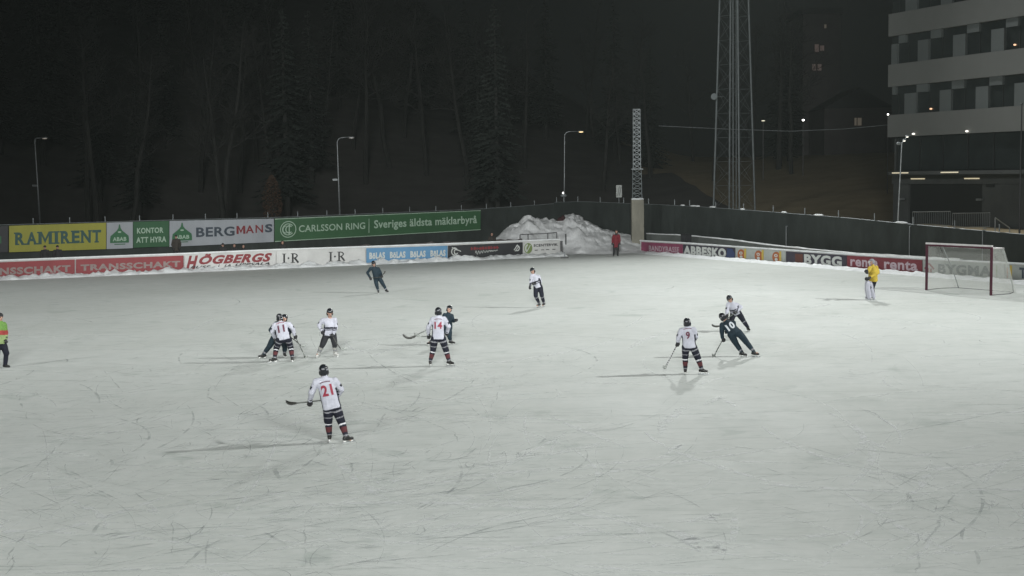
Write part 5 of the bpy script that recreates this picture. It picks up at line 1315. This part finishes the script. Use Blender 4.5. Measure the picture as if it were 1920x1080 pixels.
def office():
    D0 = 96.0; th = -1.1584; U = Vector((math.cos(th), math.sin(th), 0)); NB = Vector((U.y, -U.x, 0))
    if NB.y > 0: NB = -NB
    O = AT(1671, 258, D0); O.z = 0
    def S(x, y):
        q = PL(x, y, O, NB, 0); return (q - O).dot(U), q.z
    root = empty('office_block', O + U*10, 'pale banded office block with staggered window panels on the right', 'building')
    LEN = 34.0; up = Vector((0, 0, 1)); W_ = 16
    def slab(name, s0, s1, z0, z1, proud, m, depth=0.4, parent=root):
        mb = MB(); c = O + U*((s0+s1)/2) + up*((z0+z1)/2) + NB*(proud - depth/2)
        mb.box(c, U, NB, up, (s1-s0)/2, depth/2, (z1-z0)/2); return mb.build(name, K[m] if isinstance(m, str) else m, parent)
    bands = [(S(1676, 28)[1], S(1676, 68.6)[1]), (S(1673.4, 123)[1], S(1672.5, 164.4)[1]), (S(1669, 216.3)[1], S(1668, 257.6)[1])]
    st = bands[0][0] - bands[1][0]
    st = ((bands[0][1] - bands[1][1]) + (bands[1][1] - bands[2][1]))/2
    zt2, zb2 = bands[2]
    bands = [(zt2 + st*k, zb2 + st*k) for k in range(0, 5)]
    for zt, zb in bands: slab('wall_band', 0, LEN, zb, zt, 0.35, 'facade')
    ztop = bands[-1][0]
    # core volume behind the front, with the far side wall
    mb = MB(); c = O + U*(LEN/2) - NB*(W_/2 + 0.3) + up*(ztop/2); mb.box(c, U, NB, up, LEN/2 - .02, W_/2, ztop/2 - .02); mb.build('core', K['plinth'], root)
    mb = MB(); c = O + U*(LEN/2) - NB*(W_/2) + up*(ztop + 0.15); mb.box(c, U, NB, up, LEN/2 + .2, W_/2 + 0.7, 0.15); mb.build('roof', K['plinth'], root)
    # storeys: tall lower panels and short upper panels, window between
    xs1 = lambda l, y: [(S(a, y)[0], S(b_, y)[0]) for a, b_ in l]
    low1 = xs1([(1675.5, 1686), (1725, 1745), (1791, 1814), (1862.5, 1886.5)], 115); upp1 = xs1([(1689, 1702), (1749, 1769), (1817, 1840), (1890, 1913)], 70)
    low2 = xs1([(1700, 1721), (1766, 1787), (1833.5, 1857), (1906, 1931)], 205); upp2 = xs1([(1677, 1683), (1722.5, 1743.5), (1788.5, 1811.5), (1859, 1883.5)], 168)
    pitch = low1[2][0] - low1[1][0]
    def ext(l):
        l = list(l)
        while l[-1][1] + pitch < LEN: l.append((l[-1][0] + pitch, l[-1][1] + pitch))
        return l
    for k in range(4):
        z0 = bands[k][0]; z1 = bands[k+1][1]; lo, upp = (ext(low2), ext(upp2)) if k % 2 == 0 else (ext(low1), ext(upp1))
        hsplit = z0 + (z1 - z0)*0.72
        edges = [0.05] + [v for ab in lo for v in ab] + [LEN - .05]
        for a, b_ in lo: slab('lower_panel', a, b_, z0 + .003, hsplit, 0.22, 'facade_panel', 0.3)
        for a, b_ in upp: slab('upper_panel', a, b_, hsplit + .003, z1 - .003, 0.20, 'facade_panel', 0.3)
        for i in range(0, len(edges), 2):
            a, b_ = edges[i], edges[i+1]
            if b_ - a < 0.2: continue
            w = slab('window', a + .003, b_ - .003, z0 + .003, hsplit, 0.02, 'glass', 0.1)
            mb = MB(); cx = O + U*((a+b_)/2) + up*((z0+hsplit)/2) + NB*0.035
            mb.box(cx, U, NB, up, 0.03, 0.012, (hsplit-z0)/2 - .01); mb.build('frame', K['frame_dark'], w)
        slab('transom_window', 0.05, LEN - .05, hsplit + .004, z1 - .004, 0.0, 'glass', 0.1)
    # lit spots inside
    for x, y in ((1747.5, 204), (1905, 84)):
        s_, z_ = S(x, y); mb = MB(); mb.ball(O + U*s_ + up*z_ + NB*0.10, (0.10, 0.06, 0.06), 8, 6); mb.build('interior_lamp', glow('amber_room_lamp', (1, .55, .3), 1.2), root)
    # ground storey: dark glazed front, canopy with warm strips, posts
    zg = zb2; zc = S(1692.8, 324.4)[1]; zl = S(1695, 336)[1]
    slab('ground_floor_glazing', 0.6, LEN, zc + .2, zg - .003, -0.05, 'glass', 0.1)
    for k in range(14): slab('mullion', 0.6 + 2.4*k, 0.72 + 2.4*k, zc + .2, zg - .006, 0.0, 'frame_dark', 0.08)
    slab('canopy', 1.6, LEN, zc - .12, zc + .12, 1.6, 'plinth', 1.5)
    slab('lintel', 0.3, LEN, zl - 0.35, zc - .13, 0.15, 'plinth', 0.3)
    for x0, x1, y in ((1708, 1742, 323), (1808, 1845, 321)):
        a = S(x0, y)[0]; b_ = S(x1, y)[0]; c = O + U*((a+b_)/2)*0.93 + NB*1.62 + up*(zc + .02); mb = MB(); mb.box(c, U, NB, up, (b_-a)/2*0.9, 0.02, 0.04); mb.build('light_strip', STRIP, root)
        c = O + U*((a+b_)/2) + NB*0.19 + up*(zl + 0.03); mb = MB(); mb.box(c, U, NB, up, (b_-a)/2*0.75, 0.03, 0.04); mb.build('light_strip', STRIP, root)
    zd = 1.6
    slab('entrance_wall', 0.3, S(1704, 360)[0], zd, zl - .36, 0.02, 'plinth', 0.2); slab('entrance_wall', S(1842, 360)[0], LEN, zd, zl - .36, 0.02, 'plinth', 0.2)
    slab('gate', S(1705, 360)[0], S(1841, 360)[0], zd, zl - .36, -0.1, 'frame_dark', 0.1)
    for x, y in ((1697, 373), (1843, 374)):
        s_, z_ = S(x, y); mb = MB(); mb.box(O + U*s_ + up*z_ + NB*0.3, U, NB, up, 0.22, 0.12, 0.07); mb.build('wall_lamp', K['steel'], root)
    s_, z_ = S(1858, 344); mb = MB(); mb.box(O + U*s_ + up*z_ + NB*0.06, U, NB, up, 0.35, 0.03, 0.25); mb.build('door_sign', K['frame_dark'], root)
    for x, y in ((1722.5, 251), (1823, 246)):
        s_, z_ = S(x, y); mb = MB(); mb.ball(O + U*s_ + up*z_ + NB*0.48, (0.12, 0.1, 0.07), 8, 6); mb.build('soffit_lamp', glow('soffit_lamp_glow', (1, .95, .85), 1.3), root)
office()
# thin dark flag pole at the right edge
c = AT(1914, 300, 76); mb = MB(); mb.tube([(c.x, 76, hill(c.x, 76) - .1), (c.x, 76, AT(1914, 195, 76).z)], [0.06, 0.035], 8); mb.ball((c.x, 76, AT(1914, 195, 76).z), .06, 8, 6)
o = mb.build('flag_pole', K['dark_steel']); prop(o, 'thin dark bare flag pole before the office block at the right edge', 'pole')

# ================================================================== far things
# dark apartment tower with a few dim windows
D = 205; a, b_ = AT(1505, 300, D), AT(1575, 300, D); zt = AT(1540, 25, D).z
root = empty('apartment_tower', ((a.x+b_.x)/2, D, 0), 'far dark apartment tower with a column of dim reddish windows', 'building')
mb = MB(); mb.abox(((a.x+b_.x)/2, D + 6, zt/2), ((b_.x-a.x)/2, 5.8, zt/2)); mb.build('wall', K['far_wall'], root)
mb = MB(); mb.abox(((a.x+b_.x)/2, D + 6, zt + .4), ((b_.x-a.x)/2 + .3, 6.1, 0.4)); mb.build('roof', K['frame_dark'], root)
for x, y, m, w, h in ((1532, 90, WIN_RED, .32, .6), (1542, 90, WIN_RED, .3, .4), (1527, 126, WIN_RED, .3, .5), (1537, 126, WIN_RED, .3, .5), (1548, 49, WIN_DIM, .16, .3), (1523.5, 268, WIN_DIM, .34, .6)):
    q = AT(x, y, D); mb = MB(); mb.abox((q.x, D + .18, q.z), (w, .05, h)); mb.build('window', m, root)
q = AT(1610, 228, 190); root = empty('far_house', (q.x, 190, 0), 'far dark house with one dim lit window near the office block', 'building')
mb = MB(); mb.abox((q.x, 195, q.z/2 + 1), (5, 4.8, q.z/2 + 1)); mb.build('wall', K['far_wall'], root)
mb = MB(); zz = q.z + 2
mb.poly([(q.x - 5.3, 190, zz), (q.x + 5.3, 190, zz), (q.x, 190, zz + 3)]); mb.poly([(q.x - 5.3, 200, zz), (q.x, 200, zz + 3), (q.x + 5.3, 200, zz)]); mb.quad((q.x - 5.3, 190, zz), (q.x, 190, zz + 3), (q.x, 200, zz + 3), (q.x - 5.3, 200, zz)); mb.quad((q.x + 5.3, 190, zz), (q.x + 5.3, 200, zz), (q.x, 200, zz + 3), (q.x, 190, zz + 3)); mb.build('roof', K['frame_dark'], root)
for x in (1612, 1604.5): q2 = AT(x, 228, 190); mb = MB(); mb.abox((q2.x, 190.1, q2.z), (.28 if x > 1608 else .15, .05, .55)); mb.build('window', WIN_DIM, root)
for lab, x, y, D, s, m in (('lone flat pale light far behind the tower', 1431, 226.5, 150, (.22, .1, .05), glow('far_lamp_glow', (1, .95, .7), 1.0)),
                         ('brightest far white light left of the office block', 1506, 225, 150, (.13, .1, .13), LAMP_WHITE), ('small white light touching the left edge of the office block', 1665, 214.5, 120, (.08, .08, .08), LAMP_WHITE)):
    q = AT(x, y, D); root = empty('far_lamp', (q.x, D, hill(q.x, D)), lab, 'lamp', 'far lamps')
    mb = MB(); mb.ball(q, s, 10, 6); mb.build('bulb', m, root); mb = MB(); mb.tube([(q.x, D, hill(q.x, D) - .1), (q.x, D, q.z)], .05, 6); mb.ball(q + Vector((0, .1, .1)), (.25, .2, .08), 8, 6); mb.build('pole', K['dark_steel'], root)
# wire across the dark slope
mb = MB(); mb.tube([AT(1235, 236, 125), AT(1350, 241.5, 122), AT(1480, 246, 118), AT(1580, 242, 115), AT(1668, 234, 112)], 0.03, 5); o = mb.build('overhead_wire', K['dull_steel']); prop(o, 'sagging overhead wire from the dark hill to the office block', 'wire')
# wood on the slope
def spruce(seed):
    rnd = random.Random(seed); fo = MB(); tr = MB(); h = rnd.uniform(15, 19)
    tr.tube([(0, 0, -.5), (rnd.uniform(-.1, .1), 0, h*.5), (0, 0, h)], [0.28, 0.17, 0.03], 7)
    z = h*0.14
    while z < h:
        r = (1 - z/h)**0.85*3.1*rnd.uniform(.8, 1.15) + .15; n = int(5 + r*2.6)
        for k in range(n):
            a = rnd.uniform(0, 6.283); L = r*rnd.uniform(.65, 1.1); d = Vector((math.cos(a), math.sin(a), -0.32)); s = Vector((-math.sin(a), math.cos(a), 0))
            for q in range(4):
                c = Vector((0, 0, z)) + d*L*(0.25 + .22*q); w = L*.13*(1.1 - .18*q) + .08; t = d*(.30*L*.5 + .1)
                tw = s*w + Vector((0, 0, rnd.uniform(-.15, .1)))
                fo.poly([c - t*.6 + tw*.3, c + tw - Vector((0, 0, .1)), c + t, c - tw - Vector((0, 0, .12))])
        z += rnd.uniform(.33, .5)
    return tr, fo
def bare(seed):
    rnd = random.Random(seed); tr = MB(); fo = MB(); h = rnd.uniform(14, 18); lean = Vector((rnd.uniform(-.12, .16), rnd.uniform(-.1, .1), 1))
    pts = [lean*(h*t/6) + Vector((rnd.uniform(-.15, .15), rnd.uniform(-.15, .15), -.5 if t == 0 else 0)) for t in range(7)]
    tr.tube(pts, [0.26, .22, .19, .15, .11, .07, .03], 7)
    def br(p, d, L, r, lv):
        q = p; ps = [p]
        for i in range(4):
            d = (d + Vector((rnd.gauss(0, .16), rnd.gauss(0, .16), rnd.gauss(.05, .1)))).normalized(); q = q + d*L/4; ps.append(q)
        (tr if lv == 0 else fo).tube(ps, [r*(1 - .2*i) for i in range(5)], 4 if lv else 5, cap=False)
        if lv < 2:
            for i in range(1, 5):
                for _ in range(2 if lv == 0 else 3):
                    dd = (d*0.6 + Vector((rnd.gauss(0, .6), rnd.gauss(0, .6), rnd.gauss(.2, .35)))).normalized(); br(ps[i], dd, L*rnd.uniform(.4, .6), r*.45, lv+1)
    for k in range(13):
        t = rnd.uniform(.38, .98); i = min(5, int(t*6)); p = pts[i].lerp(pts[i+1], t*6 - i); a = rnd.uniform(0, 6.283)
        br(p, Vector((math.cos(a), math.sin(a), rnd.uniform(.3, .9))).normalized(), h*.26*(1.25 - t), .075*(1.3 - t), 0)
    return tr, fo
def copy_tree(o, parent=None):
    c = o.copy(); COL.objects.link(c); 
    if parent is not None: c.parent = parent; c.matrix_parent_inverse = o.matrix_parent_inverse
    for ch in list(o.children): copy_tree(ch, c)
    return c
protos = []
for i in range(3):
    t, f = spruce(20 + i); r = empty('spruce_tree', (0, 0, 0)); t.build('trunk', K['bark'], r); f.build('crown', K['needles'], r); protos.append(r)
for i in range(3):
    t, f = bare(40 + i); r = empty('bare_tree', (0, 0, 0)); t.build('trunk', K['bark'], r); f.build('crown', K['bark'], r); protos.append(r)
rnd = random.Random(5); used = set(); spots = []
for tries in range(3000):
    x = rnd.uniform(-40, 1500); D = rnd.uniform(128, 215)
    if x > 1040 and D < 150: continue
    q = AT(x, 300, D)
    if max(dist_side(q, FL0, FL1), dist_side(q, FR0, FR1)) < 9: continue
    if any((q.x-a)**2 + (q.y-b)**2 < 20 for a, b, _ in spots): continue
    if len(spots) >= 92: break
    spots.append((q.x, q.y, 0))
for x, D in ((175, 118), (415, 116), (408, 118), (240, 117), (160, 125)):
    q = AT(x, 300, D); spots.append((q.x, q.y, 1))
for sx, sy, k in spots:
    i = rnd.choice((3, 4, 5)) if k else rnd.choice((0, 1, 2, 3, 4, 5, 5))
    if i in used: o = copy_tree(protos[i])
    else: o = protos[i]; used.add(i)
    s = rnd.uniform(0.85, 1.35); o.location = (sx, sy, hill(sx, sy) - .1); o.scale = (s, s, s*rnd.uniform(.95, 1.15)); o.rotation_euler = (0, 0, rnd.uniform(0, 6.28))
    prop(o, 'dark spruce in the wood on the slope beyond the rink' if i < 3 else 'bare leafless tree in the dark wood on the slope beyond the rink', 'tree', 'trees of the dark wood')
for i, r in enumerate(protos):
    if i not in used:
        for ch in list(r.children): bpy.data.objects.remove(ch)
        bpy.data.objects.remove(r)
# russet shrub still holding leaves
q = AT(511, 395, 119); z0 = hill(q.x, 119); root = empty('shrub', (q.x, 119, z0), 'russet brown shrub still in leaf behind the BERGMANS banner', 'shrub')
mb = MB(); lf = MB(); rnd = random.Random(3); zt = AT(511, 330, 119).z
for k in range(9):
    a = rnd.uniform(0, 6.28); e = Vector((q.x + math.cos(a)*rnd.uniform(.2, .8), 119 + math.sin(a)*.7, z0 + (zt - z0)*rnd.uniform(.6, .95))); mb.tube([(q.x, 119, z0 - .1), Vector((q.x, 119, z0)).lerp(e, .5) + Vector((0, 0, .3)), e], [.05, .035, .01], 5)
for k in range(1500):
    t = rnd.random(); zc = z0 + .5 + (zt - z0 - .4)*t; rr = .95*math.sin(math.pi*min(1, .15 + .85*t))**.6*rnd.random()**.5; a = rnd.uniform(0, 6.28)
    c = Vector((q.x + rr*math.cos(a), 119 + rr*math.sin(a), zc)); u = Vector((rnd.gauss(0, 1), rnd.gauss(0, 1), rnd.gauss(0, 1))).normalized(); v = u.orthogonal().normalized()
    lf.quad(c - u*.09, c + v*.05, c + u*.09, c - v*.05)
mb.build('stem', K['bark'], root); lf.build('leaves', K['russet'], root)

# ================================================================== thin night haze in the floodlights
hm_ = bpy.data.materials.new('night_haze'); hm_.use_nodes = True; nt = hm_.node_tree; nt.nodes.clear()
out = nt.nodes.new('ShaderNodeOutputMaterial'); pv = nt.nodes.new('ShaderNodeVolumePrincipled')
pv.inputs['Color'].default_value = (0.84, 0.95, 0.90, 1); pv.inputs['Density'].default_value = 0.00025; pv.inputs['Anisotropy'].default_value = 0.2
nt.links.new(pv.outputs[0], out.inputs['Volume'])
mb = MB(); mb.abox((0, 200, 44.5), (330, 275, 46)); o = mb.build('haze', hm_); o['kind'] = 'stuff'
